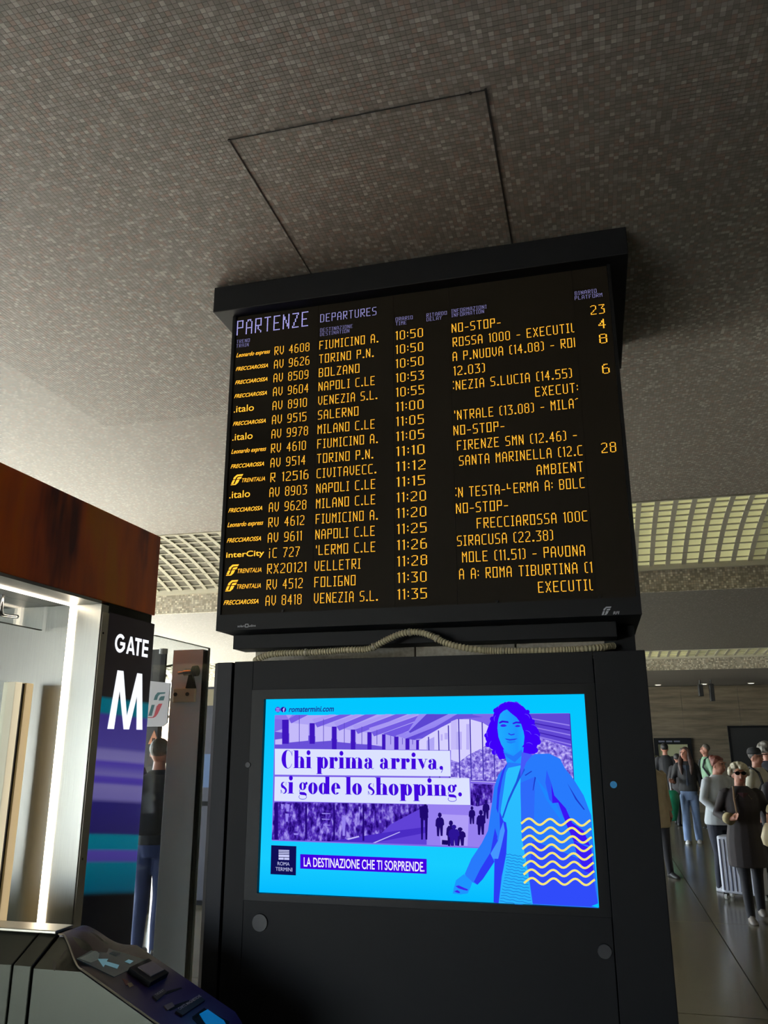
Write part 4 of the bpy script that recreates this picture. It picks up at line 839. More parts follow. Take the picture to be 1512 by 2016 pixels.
TXT = mat('label_white', (190, 184, 180), 0.5)
deck_text('CARTE MAGNETICHE', (352, 1995), (395, 1968), 0.011, 0.0095, TXT, dk); deck_text('TICKET', (306, 1966), (323, 1955), 0.008, 0.0075, TXT, dk)
dq('lit_arrow', [(392, 1999), (408, 1990), (440, 2012), (450, 2030), (420, 2040), (400, 2012)], 0.003, mat('lit_blue', (10, 90, 150), 0.4, emit=(0, 120, 190), estr=0.45))
dq('lit_arrow_frame', [(378, 2007), (404, 1988), (452, 2014), (440, 2040), (410, 2040)], 0.0015, BLACK2)
# scuffs on the cabinet
SCF = mat('scuff_dark', (52, 48, 40), 0.8)
for q in ([(104, 1892), (108, 1890), (112, 1897), (108, 1912), (104, 1908)], [(116, 1888), (131, 1868), (134, 1868), (120, 1890)], [(118, 1884), (126, 1876), (127, 1878), (120, 1887)]):
    P = []
    for p in q:
        d = on(p[0], p[1], 1, 3.0)-CAMP; k_ = 0.08/0.14; t = (0.965-k_*2.860-CAM_H-(-0.006))/(d.z-k_*d.y); P.append(CAMP+d*(t*0.9995))
    obj('scuff_mark', MB().poly([tuple(p) for p in P]), SCF, tn_, fix=False)

# ------------------------------------------------------------------ glass screen and steel post behind the portal
gs = thing('glass_screen', 'clear glass side screen held by a wide brushed steel post', 'glass screen', (-2.7, 5.0, 0))
obj('glass_pane', B(-2.601, 4.46, 0.05, -2.589, 5.20, 2.381), GG, gs)
obj('glass_edge', MB().box(-2.602, 5.2, 0.05, -2.588, 5.206, 2.381).box(-2.602, 4.46, 2.381, -2.588, 5.206, 2.386), mat('glass_edge', (206, 214, 206), 0.3), gs)
ps = obj('steel_post', B(-2.842, 5.15, 0, -2.615, 5.21, 2.373), mat('post_steel', (240, 246, 248), 0.55, 0.0, noise_s=4, noise_a=0.12, stretch=(1, 1, 0.4)), gs, bevel=0.002)
obj('gasket', B(-2.615, 5.155, 0, -2.603, 5.205, 2.37), BLACK2, gs)
cl = obj('clamp_plate', B(-2.812, 5.125, 2.015, -2.645, 5.15, 2.108), mat('clamp_plate', (222, 212, 180), 0.5, 0.1), ps, bevel=0.006)
for x in (-2.79, -2.70): obj('clamp_screw', MB().tube([(x, 5.118, 2.068), (x, 5.127, 2.068)], 0.013, 12).tube([(x, 5.115, 2.068), (x, 5.12, 2.068)], 0.005, 8), mat('clamp_screw', (90, 86, 72), 0.4, 0.7), ps)
obj('clamp_arm', MB().prism([(-2.715, 5.118, 2.108), (-2.645, 5.118, 2.108), (-2.675, 5.118, 2.21), (-2.695, 5.118, 2.21)], (0, 0.022, 0)), BLACK2, ps)
obj('clamp_pin', MB().tube([(-2.765, 5.10, 2.21), (-2.72, 5.10, 2.213), (-2.719, 5.10, 2.213), (-2.665, 5.10, 2.216)], [0.013, 0.013, 0.026, 0.02], 14), CHROME, ps)
obj('clamp_knob', MB().tube([(-2.655, 5.10, 2.22), (-2.653, 5.10, 2.22), (-2.622, 5.10, 2.222), (-2.62, 5.10, 2.222)], [0.030, 0.036, 0.036, 0.030], 18), BLACK, ps)

# bollard post, dark pillar with signs, seen between portal and kiosk
bo = thing('steel_bollard', 'slim shiny steel bollard right of the glass screen beside the kiosk', 'bollard', (-2.53, 5.9, 0))
obj('tube', MB().tube([(-2.62, 5.9, 0.01), (-2.62, 5.9, 1.18), (-2.62, 5.9, 1.195)], [0.03, 0.03, 0.02], 16), mat('bollard_steel', (120, 122, 126), 0.3, 0.9), bo, smooth=True)
obj('foot', MB().tube([(-2.62, 5.9, 0), (-2.62, 5.9, 0.012)], 0.07, 20), CHROME, bo)
dpil = thing('dark_pillar', 'dark square pillar carrying the white emblem sign beyond the glass screen', 'pillar', (-4.9, 8.6, 0))
DK = mat('dark_pillar_panel', (34, 31, 30), 0.5)
obj('pillar_panel', B(-5.2, 8.55, 0, -4.85, 8.65, 2.80), DK, dpil); obj('cable_duct', B(-4.86, 8.52, 2.3, -4.80, 8.55, 2.76), BLACK2, dpil); obj('pillar_head', MB().tube([(-4.83, 8.52, 2.74), (-4.83, 8.52, 2.80)], 0.05, 12), mat('grey_plastic', (110, 108, 104), 0.5), dpil)
obj('side_arm', MB().tube([(-4.85, 8.6, 2.60), (-4.60, 8.6, 2.64), (-4.585, 8.6, 2.66)], 0.012, 8), BLACK2, dpil)
es = thing('emblem_sign', 'white square sign with green and red railway emblem on the dark pillar', 'sign', (-4.83, 8.5, 1.95))
obj('plate', MB().prism([(-4.985, 8.48, 1.925), (-4.75, 8.48, 1.925), (-4.70, 8.48, 1.965), (-4.695, 8.48, 2.405), (-4.98, 8.48, 2.435)], (0, 0.02, 0)), mat('sign_white', (176, 172, 176), 0.5), es)
def em(pts, m):
    mb = MB(); mb.poly([(-4.945+u*0.20, 8.4795, 2.02+v*0.29) for u, v in pts]); me = mb.mesh('emblem'); q = bmesh.new(); q.from_mesh(me); bmesh.ops.triangulate(q, faces=q.faces, ngon_method='EAR_CLIP'); q.to_mesh(me); q.free(); obj('emblem', me, m, es, fix=False)
GRN, RED = mat('emblem_green', (0, 74, 78), 0.5), mat('emblem_red', (150, 26, 44), 0.5)
em([(.28, .68), (.36, .86), (.5, .97), (1, .98), (.98, .92), (.66, .9), (.55, .82), (.5, .68)], GRN); em([(.6, .66), (.64, .76), (.74, .82), (.98, .83), (.92, .66)], GRN)
em([(.02, .08), (.18, .5), (.38, .5), (.24, .08)], GRN); em([(0, 0), (.34, 0), (.5, .05), (.62, .16), (.86, .54), (.64, .54), (.5, .44), (.38, .1), (.3, .03), (0, .03)], RED)
ws = thing('warning_sign', 'small orange triangular warning sign on the dark pillar', 'sign', (-4.87, 8.5, 1.74))
obj('triangle', MB().prism([(-4.93, 8.50, 1.735), (-4.80, 8.50, 1.735), (-4.865, 8.50, 1.885)], (0, 0.012, 0)), mat('warn_orange', (196, 128, 92), 0.5), ws)
obj('pictogram', MB().box(-4.881, 8.498, 1.75, -4.868, 8.4995, 1.80).box(-4.861, 8.498, 1.75, -4.848, 8.4995, 1.80), BLACK2, ws)

TMG = mat('machine_grey', (66, 68, 78), 0.4, 0.3)
tmx = on(414, 1459, 1, 9.0).x; tmz = on(414, 1352, 1, 9.0).z
tm = thing('added_ticket_machine', 'tall grey ticket machine added behind the steel bollard to block the bright gap beside the kiosk edge', 'ticket machine', (tmx, 9.2, 0))  # added dark cabinet, hides the overexposed strip left of the kiosk
obj('cabinet', B(tmx-.30, 9.0, 0.05, tmx+.34, 9.6, tmz), TMG, tm, bevel=.01); obj('base', B(tmx-.28, 9.04, 0, tmx+.32, 9.6, .05), BLACK2, tm)
obj('display', B(tmx-.22, 8.995, 1.25, tmx+.26, 9.0, 1.62), mat('machine_display', (60, 80, 110), .3, emit=(70, 96, 130), estr=.5), tm); obj('header_panel', B(tmx-.29, 8.985, tmz-.22, tmx+.33, 9.0, tmz-.03), mat('machine_cream', (170, 160, 130), .5), tm)
obj('card_slot', B(tmx-.1, 8.99, 1.05, tmx+.1, 9.0, 1.1), BLACK2, tm)
# outside: canopy edge, trees, low building, seen through the far glazing
cn = tag(obj('entrance_canopy', MB().box(-30, 26, 3.6, -3, 34, 3.9).box(-30, 33.8, 3.3, -3, 34.1, 3.9), mat('canopy_grey', (150, 152, 150), 0.6)), 'grey flat canopy outside the glazed far end of the hall', 'canopy')
LEAF = mat('outdoor_leaves', (72, 96, 48), 0.6, noise_s=9, noise_a=0.5)
BARK = mat('outdoor_bark', (80, 66, 52), 0.9)
def tree(x, y, h, r, label, seed):
    t = thing('street_tree', label, 'tree', (x, y, 0), 0, 'street trees outside the far glazing'); rr = np.random.RandomState(seed)
    obj('trunk', MB().tube([(x, y, -0.1), (x+.05, y, h*.35), (x-.05, y, h*.6)], [.18, .14, .08], 8), BARK, t)
    nl = 5200; V = []; Fc = []
    for k in range(nl):
        v = rr.normal(size=3); v /= np.linalg.norm(v); q = np.array((x, y, h*.62))+v*np.array((r, r, h*.34))*(rr.rand()**.35)*(0.75+.35*math.sin(v[0]*5+seed)*math.cos(v[2]*6))
        a, b_ = rr.normal(size=3)*.085, rr.normal(size=3)*.085; i = len(V); V += [q-a, q+b_, q+a, q-b_]; Fc.append((i, i+1, i+2, i+3))
    me = bpy.data.meshes.new('leaves'); me.from_pydata([tuple(v) for v in V], [], Fc); o = obj('leaves', me, LEAF, t, fix=False); o['kind'] = 'stuff'
tree(-8.2, 38, 4.2, 2.2, 'leafy green tree outside, nearest the glass screen gap', 3); tree(-13.6, 39, 4.6, 2.4, 'leafy green tree outside, left of the other trees', 5); tree(-3.2, 40, 4.4, 2.4, 'leafy green tree outside, right of the others beside the far wall', 8)
tag(obj('added_parapet_wall', MB().box(-30, 26, -0.05, -3, 26.3, 1.5).box(-30, 25.95, 1.5, -3, 26.35, 1.56), mat('parapet_stone', (92, 84, 74), 0.9)), 'low brown stone parapet added to block the bright ground outside the glazed far end of the hall', 'wall')  # added low wall, keeps the glaring paving out of view
tag(obj('terracotta_building', MB().box(-40, 60, 0, 20, 66, 7.0), mat('building_ochre', (186, 150, 116), 0.8)), 'long pale ochre building across the square outside', 'building')
# ================================================================== PEOPLE
def remesh(o, vox, sm=True):
    md = o.modifiers.new('union', 'REMESH'); md.mode = 'VOXEL'; md.voxel_size = vox; md.use_smooth_shade = True
    s_ = o.modifiers.new('smooth', 'SMOOTH'); s_.factor = 0.5; s_.iterations = 2
SKIN = mat('skin', (158, 108, 88), 0.55); SKIN2 = mat('skin_tan', (136, 92, 70), 0.55)
EYE = mat('eye_dark', (30, 24, 22), 0.3); LIPS = mat('lips', (150, 70, 66), 0.5)
def person(name, label, loc, rz, h, top=(40, 40, 44), legs=(30, 32, 40), shoes=(30, 30, 30), hair=(40, 28, 22), hair_style='short', skin=SKIN, hem=0.50, flare=0.0, coat=0.0,
           feet=((-.06, 0), (.06, 0)), lift=(0, 0), elbows=None, wrists=None, hands=None, lean=0.0, yaw=0.0, width=1.0, vox=0.011, group=None, pack=None, hat=None, glasses=False, collar=None, inner=None, cuffs=None, rough=0.8, sleeve=1.0, nod=0.0):
    t = thing(name, label, 'person', loc, rz, group)
    Mw = t.matrix_basis.copy()
    def P(x, y, z):
        y2 = y-(lean*max(0, z-.5)); return Mw @ (Vector((x, y2, z))*h)
    hc = Vector((0, -0.004-nod, 0.0))
    def H(x, y, z):   # head point turned by yaw about the neck axis
        q = Matrix.Rotation(yaw, 3, 'Z') @ Vector((x, y, 0)); return P(q.x, q.y-nod, z-nod*0.6-0.012)
    w_ = width
    el = elbows or ((-.135, .02, .64), (.135, .02, .64)); wr = wrists or ((-.13, -.03, .50), (.13, -.03, .50))
    sh = ((-.092*w_, 0, .80), (.092*w_, 0, .80))
    def ring_(z, rx, ry, y0=0.0, n_=16): return [P(rx*w_*math.cos(2*PI*k/n_), y0+ry*w_*math.sin(2*PI*k/n_), z) for k in range(n_)]
    kn, an = [], []
    for i in (0, 1):
        fx, fy = feet[i]; s_ = (-1, 1)[i]; kn.append((s_*.045*.5+fx*.5, fy*.5-.012, .27+lift[i]*.5)); an.append((fx, fy+.01, .045+lift[i]))
    # ---- body, one continuous surface
    mb = MB()
    mb.rings([ring_(z, a, b_) for z, a, b_ in ((.455, .05, .045), (.49, .078, .056), (.53, .082, .058), (.60, .072, .052), (.68, .080, .057), (.75, .088, .058), (.80, .078, .048), (.825, .045, .036), (.845, .032, .032), (.885, .029, .032))])
    mb.ball(H(0, .004, .942), [.043*h, .050*h, .058*h], 20, 14); mb.ball(H(0, -.016, .905), [.033*h, .034*h, .033*h], 16, 10); mb.ball(H(0, -.022, .922), [.034*h, .034*h, .040*h], 16, 10)
    mb.tube([H(0, -.048, .945), H(0, -.058, .925), H(0, -.059, .917), H(0, -.05, .912)], [.0045*h, .0065*h, .0085*h, .006*h], 8)
    for s_ in (-1, 1):
        mb.ball(H(s_*.044, .004, .928), [.006*h, .011*h, .016*h], 10, 8); mb.ball(H(s_*.02, -.045, .955), [.012*h, .006*h, .005*h], 8, 6)
    for i in (0, 1):
        s_ = (-1, 1)[i]
        mb.tube([P(*sh[i]), P(*(Vector(sh[i])*.5+Vector(el[i])*.5)), P(*el[i]), P(*(Vector(el[i])*.6+Vector(wr[i])*.4)), P(*wr[i])], [.024*h, .024*h, .020*h, .019*h, .0135*h], 12); mb.ball(P(*sh[i]), .024*h, 12, 8)
        d = (Vector(wr[i])-Vector(el[i])).normalized()
        if hands and hands[i]: d = Vector(hands[i]).normalized()
        sd = d.cross(Vector((s_*1.0, 0, 0.25))).normalized(); nrm = d.cross(sd).normalized()
        W = Vector(wr[i]); pc = W+d*.030
        mb.tube([P(*(W)), P(*(W+d*.018)), P(*(W+d*.045)), P(*(W+d*.052))], [.012*h, .0165*h, .0175*h, .013*h], 10)
        for k, (o_, ln) in enumerate(((-.0145, .036), (-.005, .042), (.005, .040), (.0145, .031))):
            b0 = W+d*.046+sd*o_; b1 = b0+d*ln*.5+nrm*s_*.004+sd*o_*.25; b2 = b0+d*ln*.95+nrm*s_*.014+sd*o_*.3
            mb.tube([P(*b0), P(*b1), P(*b2)], [.0054*h, .0050*h, .0040*h], 8)
        b0 = W+d*.016-sd*.012; b1 = b0+d*.016-sd*.014; b2 = b1+d*.020-sd*.004; mb.tube([P(*b0), P(*b1), P(*b2)], [.0075*h, .0062*h, .0048*h], 8)
        hp = (s_*.046*w_, 0, .49)
        mb.tube([P(*hp), P(*(Vector(hp)*.5+Vector(kn[i])*.5)), P(*kn[i]), P(*(Vector(kn[i])*.6+Vector(an[i])*.4+Vector((0, .008, 0)))), P(*an[i]), P(an[i][0], an[i][1], an[i][2]-.022)], [.046*h*w_, .040*h*w_, .029*h, .029*h, .018*h, .018*h], 12)
        mb.tube([P(an[i][0], an[i][1]+.01, .022+lift[i]), P(an[i][0], an[i][1]-.055, .016+lift[i])], [.014*h, .009*h], 8)
    bo_ = obj('body', mb, skin, t, fix=False); remesh(bo_, vox*0.62)
    # ---- trousers
    LG = mat('cloth_%d_%d_%d' % legs, legs, rough, noise_s=14, noise_a=0.22, bump=0.25); mb = MB()
    mb.rings([ring_(z, a, b_) for z, a, b_ in ((.44, .066, .06), (.48, .086, .066), (.53, .088, .066), (.59, .082, .062))])
    for i in (0, 1):
        hp = ((-1, 1)[i]*.047*w_, 0, .49); lo = Vector(an[i])+Vector((0, .002, -.022))
        mb.tube([P(*hp), P(*(Vector(hp)*.5+Vector(kn[i])*.5)), P(*kn[i]), P(*(Vector(kn[i])*.5+lo*.5+Vector((0, .006, 0)))), P(*lo)], [.052*h*w_, .046*h*w_, (.036+flare*.3)*h, (.033+flare*.8)*h, (.027+flare)*h], 14)
    to = obj('trousers', mb, LG, t, fix=False); remesh(to, vox)
    # ---- shoes
    SM = mat('shoe_%d_%d_%d' % shoes, shoes, 0.5)
    for i in (0, 1):
        a = an[i]; s_ = (-1, 1)[i]; mb = MB()
        def q(x, y, z): return P(a[0]+x, a[1]+y, max(0.0, z+lift[i]))
        mb.rings([[q(x*r_, y, z) for x, z in ((-1, .002), (-.9, z_*.6), (-.5, z_), (.5, z_), (.9, z_*.6), (1, .002))] for y, r_, z_ in ((.032, .010, .03), (.028, .018, .046), (.0, .021, .050), (-.035, .023, .036), (-.07, .026, .026), (-.098, .022, .020), (-.112, .010, .012))])
        obj('shoe', mb, SM, t, smooth=True, bevel=0.0)
    # ---- top / jacket / coat
    TP_ = mat('cloth_%d_%d_%d' % top, top, rough, noise_s=12, noise_a=0.22, bump=0.3); mb = MB()
    rings_ = [(hem, .092+coat, .070+coat), (hem+.03, .094+coat, .072+coat), (.60, .086+coat*.6, .066+coat*.5), (.68, .094+coat*.5, .070+coat*.4), (.75, .102+coat*.2, .070+coat*.2), (.80, .094, .060), (.828, .056, .046), (.842, .042, .042)]
    if hem < .44: rings_ = [(hem, .098+coat, .076+coat), (hem+.06, .100+coat, .078+coat), (.50, .098+coat, .076+coat)] + rings_[2:]
    mb.rings([ring_(*r_) for r_ in rings_])
    for i in (0, 1):
        e_, w2 = Vector(el[i]), Vector(wr[i]); w2 = e_+(w2-e_)*(0.97 if sleeve >= 1 else sleeve)
        mb.ball(P(sh[i][0]*.93, sh[i][1], sh[i][2]-.006), .036*h, 12, 8)
        mb.tube([P(*sh[i]), P(*(Vector(sh[i])*.5+e_*.5)), P(*e_), P(*(e_*.5+w2*.5)), P(*w2)], [(.034+coat*.2)*h, (.031+coat*.25)*h, (.028+coat*.3)*h, (.025+coat*.35)*h, (.021+coat*.4)*h], 12)
    jo = obj('jacket' if coat else 'sweater', mb, TP_, t, fix=False); remesh(jo, vox)
    if inner:
        mb = MB(); mb.rings([[P(x*.034, -.058-coat*.5-.012*(1-abs(x)), z) for x in (-1, -.5, 0, .5, 1)]+[P(x*.034, -.03, z) for x in (1, .5, 0, -.5, -1)] for z in (.80, .70, .60, max(.5, hem+.02))])
        obj('shirt_front', mb, mat('cloth_%d_%d_%d' % inner, inner, 0.8), t)
    if collar:
        CM = mat('cloth_%d_%d_%d' % collar, collar, 0.8, noise_s=20, noise_a=.2)
        for s_ in (-1, 1):
            mb = MB(); mb.rings([[P(s_*(.040+.004*k), .015-.03*k, .838-.012*k), P(s_*(.058+.002*k), .01-.032*k, .832-.02*k), P(s_*(.052), -.002-.034*k, .818-.03*k), P(s_*(.034), .0-.034*k, .826-.02*k)] for k in range(3)]); obj('collar', mb, CM, t)
    if cuffs:
        CM = mat('cloth_%d_%d_%d' % cuffs, cuffs, 0.8, noise_s=20, noise_a=.2)
        for i in (0, 1):
            e_, w2 = Vector(el[i]), Vector(wr[i]); a = e_+(w2-e_)*.72; b_ = e_+(w2-e_)*1.0
            obj('cuff', MB().tube([P(*a), P(*b_)], [(.032+coat*.4)*h, (.034+coat*.4)*h], 14), CM, t, smooth=True)
    # ---- hair
    if hair_style != 'none':
        HM = mat('hair_%d_%d_%d' % hair, hair, 0.6, noise_s=40, noise_a=0.4, bump=0.4); mb = MB()
        if hair_style == 'curly':
            rr = random.Random(4)
            for k in range(120):
                a = rr.uniform(0, 2*PI); z = rr.uniform(-.35, 1); r_ = math.sqrt(max(0, 1-z*z))
                y_ = math.sin(a)*r_
                if y_ < -.35 and z < .42: continue
                mb.ball(H(.060*math.cos(a)*r_, .008+.060*y_, .952+.058*z), .0135*h, 8, 6)
            mb.ball(H(0, .016, .955), [.054*h, .052*h, .050*h], 14, 10)
        else:
            mb.ball(H(0, .014, .957), [.049*h, .053*h, .051*h], 18, 12)
            if hair_style == 'long':
                for s_ in (-1, 1):
                    mb.tube([H(s_*.026, .0, .985), H(s_*.044, .0, .945), H(s_*.046, .004, .90), P(s_*.050, -.012, .85), P(s_*.056, -.050, .79), P(s_*.052, -.066, .74), P(s_*.048, -.066, .70)], [.022*h, .021*h, .026*h, .030*h, .026*h, .018*h, .006*h], 10)
                mb.tube([H(0, .04, .96), H(0, .05, .90), P(0, .055, .84), P(0, .07, .78)], [.04*h, .045*h, .05*h, .03*h], 12)
            elif hair_style == 'bob':
                mb.tube([H(0, .04, .95), H(0, .044, .91), H(0, .04, .88)], [.04*h, .042*h, .03*h], 12)
            elif hair_style == 'bun':
                mb.ball(H(0, .055, .985), .026*h, 12, 8)
                for s_ in (-1, 1): mb.tube([H(s_*.036, -.008, .985), H(s_*.046, .006, .955), H(s_*.042, .02, .925)], [.012*h, .012*h, .008*h], 8)
        ho = obj('hair', mb, HM, t, fix=False); remesh(ho, vox*0.7)
    if hat:
        HM = mat('cloth_%d_%d_%d' % hat, hat, 0.8)
        mb = MB(); mb.rings([[H(.052*r_*math.cos(2*PI*k/18), .010+.058*r_*math.sin(2*PI*k/18), z) for k in range(18)] for z, r_ in ((.958, 1.0), (.975, 1.0), (.995, .92), (1.010, .7), (1.017, .2))])
        ha = obj('cap', mb, HM, t, smooth=True)
        mb = MB(); mb.rings([[H(x, y, z+dz) for x, y in ((-.045, -.03), (-.04, -.075), (-.015, -.095), (.015, -.095), (.04, -.075), (.045, -.03))] for z, dz in ((.955, 0), (.955, .006))]); obj('peak', mb, HM, ha)
    if glasses:
        for s_ in (-1, 1):
            mb = MB(); mb.rings([[H(s_*(.0195+.0165*math.cos(2*PI*k/14)), -.055+.012*abs(math.cos(2*PI*k/14))*0.3, .945+.0125*math.sin(2*PI*k/14)) for k in range(14)], [H(s_*(.0195+.0165*math.cos(2*PI*k/14)), -.050, .945+.0125*math.sin(2*PI*k/14)) for k in range(14)]]); obj('sunglass_lens', mb, BLACK2, t)
            obj('sunglass_arm', MB().tube([H(s_*.036, -.048, .948), H(s_*.044, .0, .945)], .003*h, 6), BLACK2, t)
        obj('sunglass_bridge', MB().tube([H(-.006, -.057, .948), H(.006, -.057, .948)], .0025*h, 6), BLACK2, t)
    else:
        for s_ in (-1, 1): obj('eye', MB().ball(H(s_*.017, -.0475, .944), [.0065*h, .004*h, .0035*h], 8, 6), EYE, t)
    obj('lips', MB().ball(H(0, -.0485, .899), [.0125*h, .004*h, .0045*h], 10, 6), LIPS, t)
    if pack:
        PM = mat('cloth_%d_%d_%d' % pack, pack, 0.7, noise_s=10, noise_a=.2); mb = MB()
        mb.rings([ [P(x*s_, .055+.015+y*s2, z) for x, y in ((-.075, 0), (-.08, .05), (-.05, .085), (.05, .085), (.08, .05), (.075, 0))] for z, s_, s2 in ((.55, .8, .8), (.575, 1, 1), (.70, 1, 1), (.78, .95, .85), (.82, .7, .5))]); pk = obj('backpack', mb, PM, t, smooth=True, bevel=0.0)
        for s_ in (-1, 1): obj('strap', MB().tube([P(s_*.06, .08, .80), P(s_*.072, .02, .845), P(s_*.075, -.05, .80), P(s_*.078, -.075, .72), P(s_*.10, -.02, .62), P(s_*.08, .07, .58)], .011*h, 8), PM, pk)
    return t, P, H
def gnd(px_, py_): p = on(px_, py_, 2, 0); return (p.x, p.y, 0)

# old lady walking towards us
lx, ly, _ = gnd(1470, 1812)
T, P, H = person('person', 'elderly woman with curly white hair, dark sunglasses and long dark coat walking forward', (lx+0.08, ly, 0), 0.05, 1.54, top=(34, 27, 30), legs=(20, 20, 28), shoes=(110, 104, 98), hair=(196, 186, 164), hair_style='curly',
    hem=0.33, coat=0.012, feet=((-.03, -.06), (.07, .10)), lift=(0, .02), elbows=((-.165, .0, .66), (.165, -.02, .66)), wrists=((-.105, -.13, .635), (.150, -.180, .705)), hands=((.45, -.6, .25), None), lean=.06, width=1.12, glasses=True, collar=(120, 108, 80), inner=(58, 14, 24), cuffs=(150, 136, 100), vox=0.010, nod=0.012)
hb = thing('handbag', 'cream handbag with tan handles hanging at the elderly woman\'s side', 'bag', tuple(P(.15, -.235, .48)))
mb = MB(); c0 = P(.150, -.235, .565)
mb.rings([[(c0.x+x*s_, c0.y+y*s_, c0.z+z) for x, y in ((-.13, -.05), (.13, -.05), (.15, 0), (.13, .05), (-.13, .05), (-.15, 0))] for z, s_ in ((-.13, .7), (-.11, .95), (-.04, 1.05), (.05, .85), (.09, .7))])
obj('pouch', mb, mat('bag_cream', (176, 160, 124), 0.5, noise_s=10, noise_a=.2), hb, smooth=True)
for dy in (-.03, .03): obj('handle', MB().tube([(c0.x-.08, c0.y+dy, c0.z+.07), (c0.x-.07, c0.y+dy, c0.z+.17), (c0.x, c0.y+dy, c0.z+.21), (c0.x+.07, c0.y+dy, c0.z+.17), (c0.x+.08, c0.y+dy, c0.z+.07)], .008, 8), mat('bag_tan', (120, 76, 40), 0.5), hb)
obj('shoulder_strap', MB().tube([P(-.055, -.055, .84), P(-.06, -.075, .76), P(-.055, -.095, .66)], .009, 6), mat('strap_tan', (110, 84, 56), 0.6), T)

# girl in the pale sweater, holding the suitcase
gx, gy, _ = gnd(1432, 1755)
T, P, H = person('person', 'woman with reddish hair bun in pale loose sweater behind the elderly woman', (gx, gy, 0), 0.55, 1.60, top=(178, 182, 184), legs=(24, 28, 44), shoes=(150, 150, 156), hair=(96, 44, 30), hair_style='bun', hem=.475, coat=.014,
    feet=((-.05, 0), (.03, -.04)), elbows=((-.15, -.01, .66), (.15, -.06, .66)), wrists=((-.09, -.11, .57), (.13, -.16, .60)), lean=.10, width=1.12, yaw=.25, vox=.011, nod=.016)
sx_, sy_, _ = gnd(1470, 1772)
sc_ = thing('suitcase', 'white ribbed four-wheel suitcase standing behind the elderly woman', 'suitcase', (sx_, sy_, 0), -0.08)
mb = MB(); 
WS = mat('suitcase_shell', (178, 180, 190), 0.35)
W_, D_ = .235, .13
mb.rings([[(sx_+x*W_, sy_+y*D_, z) for x, y in ((-1, -.7), (-.85, -1), (.85, -1), (1, -.7), (1, .7), (.85, 1), (-.85, 1), (-1, .7))] for z in (.07, .09, .66, .68)])
sh_ = obj('shell', mb, WS, sc_, bevel=.02)
for k in range(9): obj('rib', B(sx_-.19+k*.0475-.008, sy_-D_-.008, .10, sx_-.19+k*.0475+.008, sy_-D_+.01, .65), mat('suitcase_rib', (110, 112, 132), .4), sh_, bevel=.004)
for a, b_ in ((-.19, -.09), (.19, -.09), (-.19, .09), (.19, .09)):
    wl = obj('wheel', MB().tube([(sx_+a-.014, sy_+b_, .032), (sx_+a+.014, sy_+b_, .032)], .032, 16), mat('wheel_pale', (200, 200, 196), .4), sc_); obj('wheel_fork', B(sx_+a-.022, sy_+b_-.02, .04, sx_+a+.022, sy_+b_+.02, .075), BLACK2, wl)
for a in (-.09, .09): obj('pull_rod', MB().tube([(sx_+a, sy_+.08, .68), (sx_+a, sy_+.08, .98)], .008, 8), CHROME, sc_)
obj('pull_grip', MB().tube([(sx_-.1, sy_+.08, .98), (sx_+.1, sy_+.08, .98)], .014, 10), BLACK2, sc_)

sc_.rotation_euler = (0, 0, -0.55)
# woman in jeans with dark jacket
jx, jy, _ = gnd(1366, 1660)
T, P, H = person('person', 'young woman with long dark hair, black jacket and pale blue jeans walking forward', (jx, jy, 0), -0.12, 1.66, top=(26, 26, 28), legs=(104, 124, 156), shoes=(206, 204, 200), hair=(50, 28, 20), hair_style='long', hem=.53, coat=.006, flare=.012,
    feet=((-.055, -.05), (.06, .06)), elbows=((-.145, -.01, .66), (.13, .02, .65)), wrists=((-.135, -.10, .62), (.16, -.02, .50)), hands=((-.3, -.5, .2), None), yaw=-.5, inner=(24, 36, 52), vox=.011)
bgp = P(-.19, -.10, .42)
gb = thing('shopping_bag', 'green plastic bag carried by the long-haired woman in jeans', 'bag', tuple(bgp))
mb = MB(); mb.rings([[(bgp.x+x*s_, bgp.y+y*s_, bgp.z+z) for x, y in ((-.15, -.05), (0, -.07), (.15, -.05), (.15, .05), (0, .06), (-.14, .05))] for z, s_ in ((-.32, .45), (-.28, .55), (-.12, .8), (.06, 1.0), (.16, .95), (.20, .6))])
obj('bag_body', mb, mat('bag_green', (14, 116, 84), .45, noise_s=14, noise_a=.3, bump=.4), gb, smooth=True)
for a in (-.05, .02): obj('bag_handle', MB().tube([(bgp.x+a, bgp.y, bgp.z+.18), (bgp.x+a, bgp.y, bgp.z+.38)], .012, 6), mat('handle_white', (190, 190, 194), .5), gb)

# others in the hall
def at_y(px_, y): return on(px_, 1459, 1, y).x
person('person', 'man in light green sweatshirt with black backpack seen behind the jeans woman', (at_y(1386, 19.0), 19.0, 0), -1.35, 1.70, top=(118, 150, 120), legs=(30, 32, 44), hair=(92, 84, 74), pack=(22, 22, 30), vox=.014, hem=.5)
person('person', 'man with black cap and white jacket with dark shoulder strap at the right edge', (at_y(1484, 12.6), 12.6, 0), 0.9, 1.66, top=(190, 184, 164), legs=(26, 26, 34), hair=(60, 54, 50), hat=(20, 20, 22), coat=.014, pack=(24, 24, 26), vox=.012, width=1.15)
person('person', 'grey curly-haired man in dark suit jacket at the right edge, tallest there', (at_y(1506, 13.6), 13.6, 0), 2.6, 1.74, top=(28, 30, 40), legs=(24, 24, 30), hair=(104, 100, 92), hair_style='curly', coat=.01, vox=.013, width=1.1)
mgp = person('person', 'person in black coat with magenta strap cut by the right picture edge', (at_y(1529, 9.9), 9.9, 0), 0.1, 1.60, top=(20, 18, 22), legs=(16, 16, 20), hair=(40, 34, 30), hair_style='bob', coat=.012, hem=.34, vox=.013, width=1.05)[0]
mgx, mgy = mgp.location.x, mgp.location.y
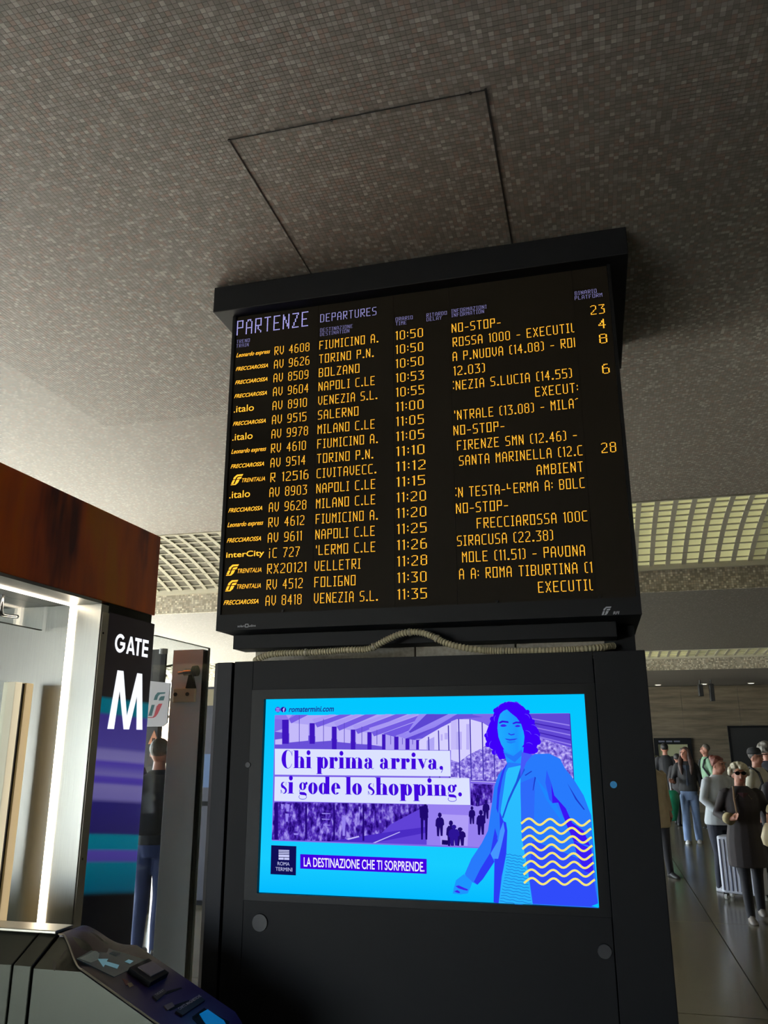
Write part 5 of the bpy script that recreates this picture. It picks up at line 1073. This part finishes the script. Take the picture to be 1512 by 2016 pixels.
obj('shoulder_strap', MB().tube([(mgx-.13, mgy-.05, 1.345), (mgx-.14, mgy-.135, 1.27), (mgx-.12, mgy-.165, 1.15), (mgx-.05, mgy-.175, 1.0), (mgx+.06, mgy-.175, .86)], .017, 8), mat('strap_magenta', (170, 30, 110), .6), mgp)
person('person', 'person in beige coat over black half hidden by the kiosk\'s right side', (at_y(1275, 12.3), 12.3, 0), 0.5, 1.64, top=(150, 134, 104), legs=(28, 26, 32), hair=(30, 26, 22), hair_style='bob', coat=.016, hem=.38, vox=.012, feet=((-.05, .1), (.075, -.06)), width=1.15, hat=(110, 108, 70))
person('person', 'dark silhouetted person in front of the framed poster on the far wall', (at_y(1307, 20.0), 20.0, 0), 3.0, 1.72, top=(26, 26, 30), legs=(22, 22, 26), hair=(24, 20, 18), coat=.012, vox=.015)
person('person', 'short dark-dressed person between the poster and the jeans woman', (at_y(1330, 19.4), 19.4, 0), 2.8, 1.50, top=(34, 32, 34), legs=(22, 22, 26), hair=(30, 26, 24), coat=.012, vox=.015)
mx_, my_, _ = gnd(287, 1885)
T, P, H = person('person', 'man in black jacket, backpack and blue jeans seen through the glass screen', (mx_, my_, 0), 3.35, 1.80, top=(24, 25, 28), legs=(28, 46, 92), shoes=(28, 28, 30), hair=(52, 42, 30), coat=.012, pack=(20, 20, 22), vox=.010, feet=((-.05, .02), (.05, -.02)))
person('person', 'dark-haired person in dark coat far beyond the steel post', (at_y(349, 12.5), 12.5, 0), -1.2, 1.76, top=(24, 24, 28), legs=(26, 26, 32), hair=(24, 20, 18), coat=.01, vox=.014, skin=SKIN2)

# ================================================================== FAR WALL ITEMS
pf = thing('framed_poster', 'black framed notice case with pale green panel on the far wall', 'poster', (1.8, YW-0.05, 1.0))
x0_, x1_ = at_y(1287, YW-.06), at_y(1361, YW-.06); zt_ = on(1330, 1453, 1, YW-.06).z
obj('frame', MB().box(x0_, YW-.06, .45, x0_+.10, YW, zt_).box(x1_-.10, YW-.06, .45, x1_, YW, zt_).box(x0_+.1, YW-.06, zt_-.16, x1_-.1, YW, zt_).box(x0_+.1, YW-.06, .45, x1_-.1, YW, .55), BLACK2, pf)
obj('panel', B(x0_+.10, YW-.02, .55, x1_-.10, YW-.001, zt_-.16), mat('poster_green', (118, 120, 92), .6, emit=(120, 122, 92), estr=.12), pf)
for k in range(3): obj('title_line', B(x0_+.12+k*.19, YW-.0615, zt_-.105, x0_+.27+k*.19, YW-.06, zt_-.065), mat('title_grey', (84, 86, 100), .5), pf)
xd = at_y(1440, YW-.04); zd = on(1440, 1433, 1, YW-.04).z
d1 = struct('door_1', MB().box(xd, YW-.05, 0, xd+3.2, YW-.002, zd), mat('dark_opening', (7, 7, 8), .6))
obj('door_frame', MB().box(xd-.06, YW-.06, 0, xd, YW, zd+.05).box(xd, YW-.06, zd, xd+3.2, YW, zd+.05), BLACK2, d1)
HNG = mat('hanger_black', (16, 16, 17), .5)
for k, (px_, lab) in enumerate(((1390, 'left one of two small black fittings hanging from the far soffit'), (1412, 'right, longer one of two small black fittings hanging from the far soffit'))):
    yy = 21.0; X = at_y(px_, yy); ln = .28 if k == 0 else .40
    t = thing('hanging_fitting', lab, 'ceiling fitting', (X, yy, SOF2), 0)
    obj('rod', MB().tube([(X, yy, SOF2), (X, yy, SOF2-.12)], .02, 8), HNG, t); obj('case', B(X-.05, yy-.1, SOF2-.1-ln, X+.05, yy+.1, SOF2-.1), HNG, t, bevel=.01)
# wipe the unused sampling of empty data
SC.render.film_transparent = False
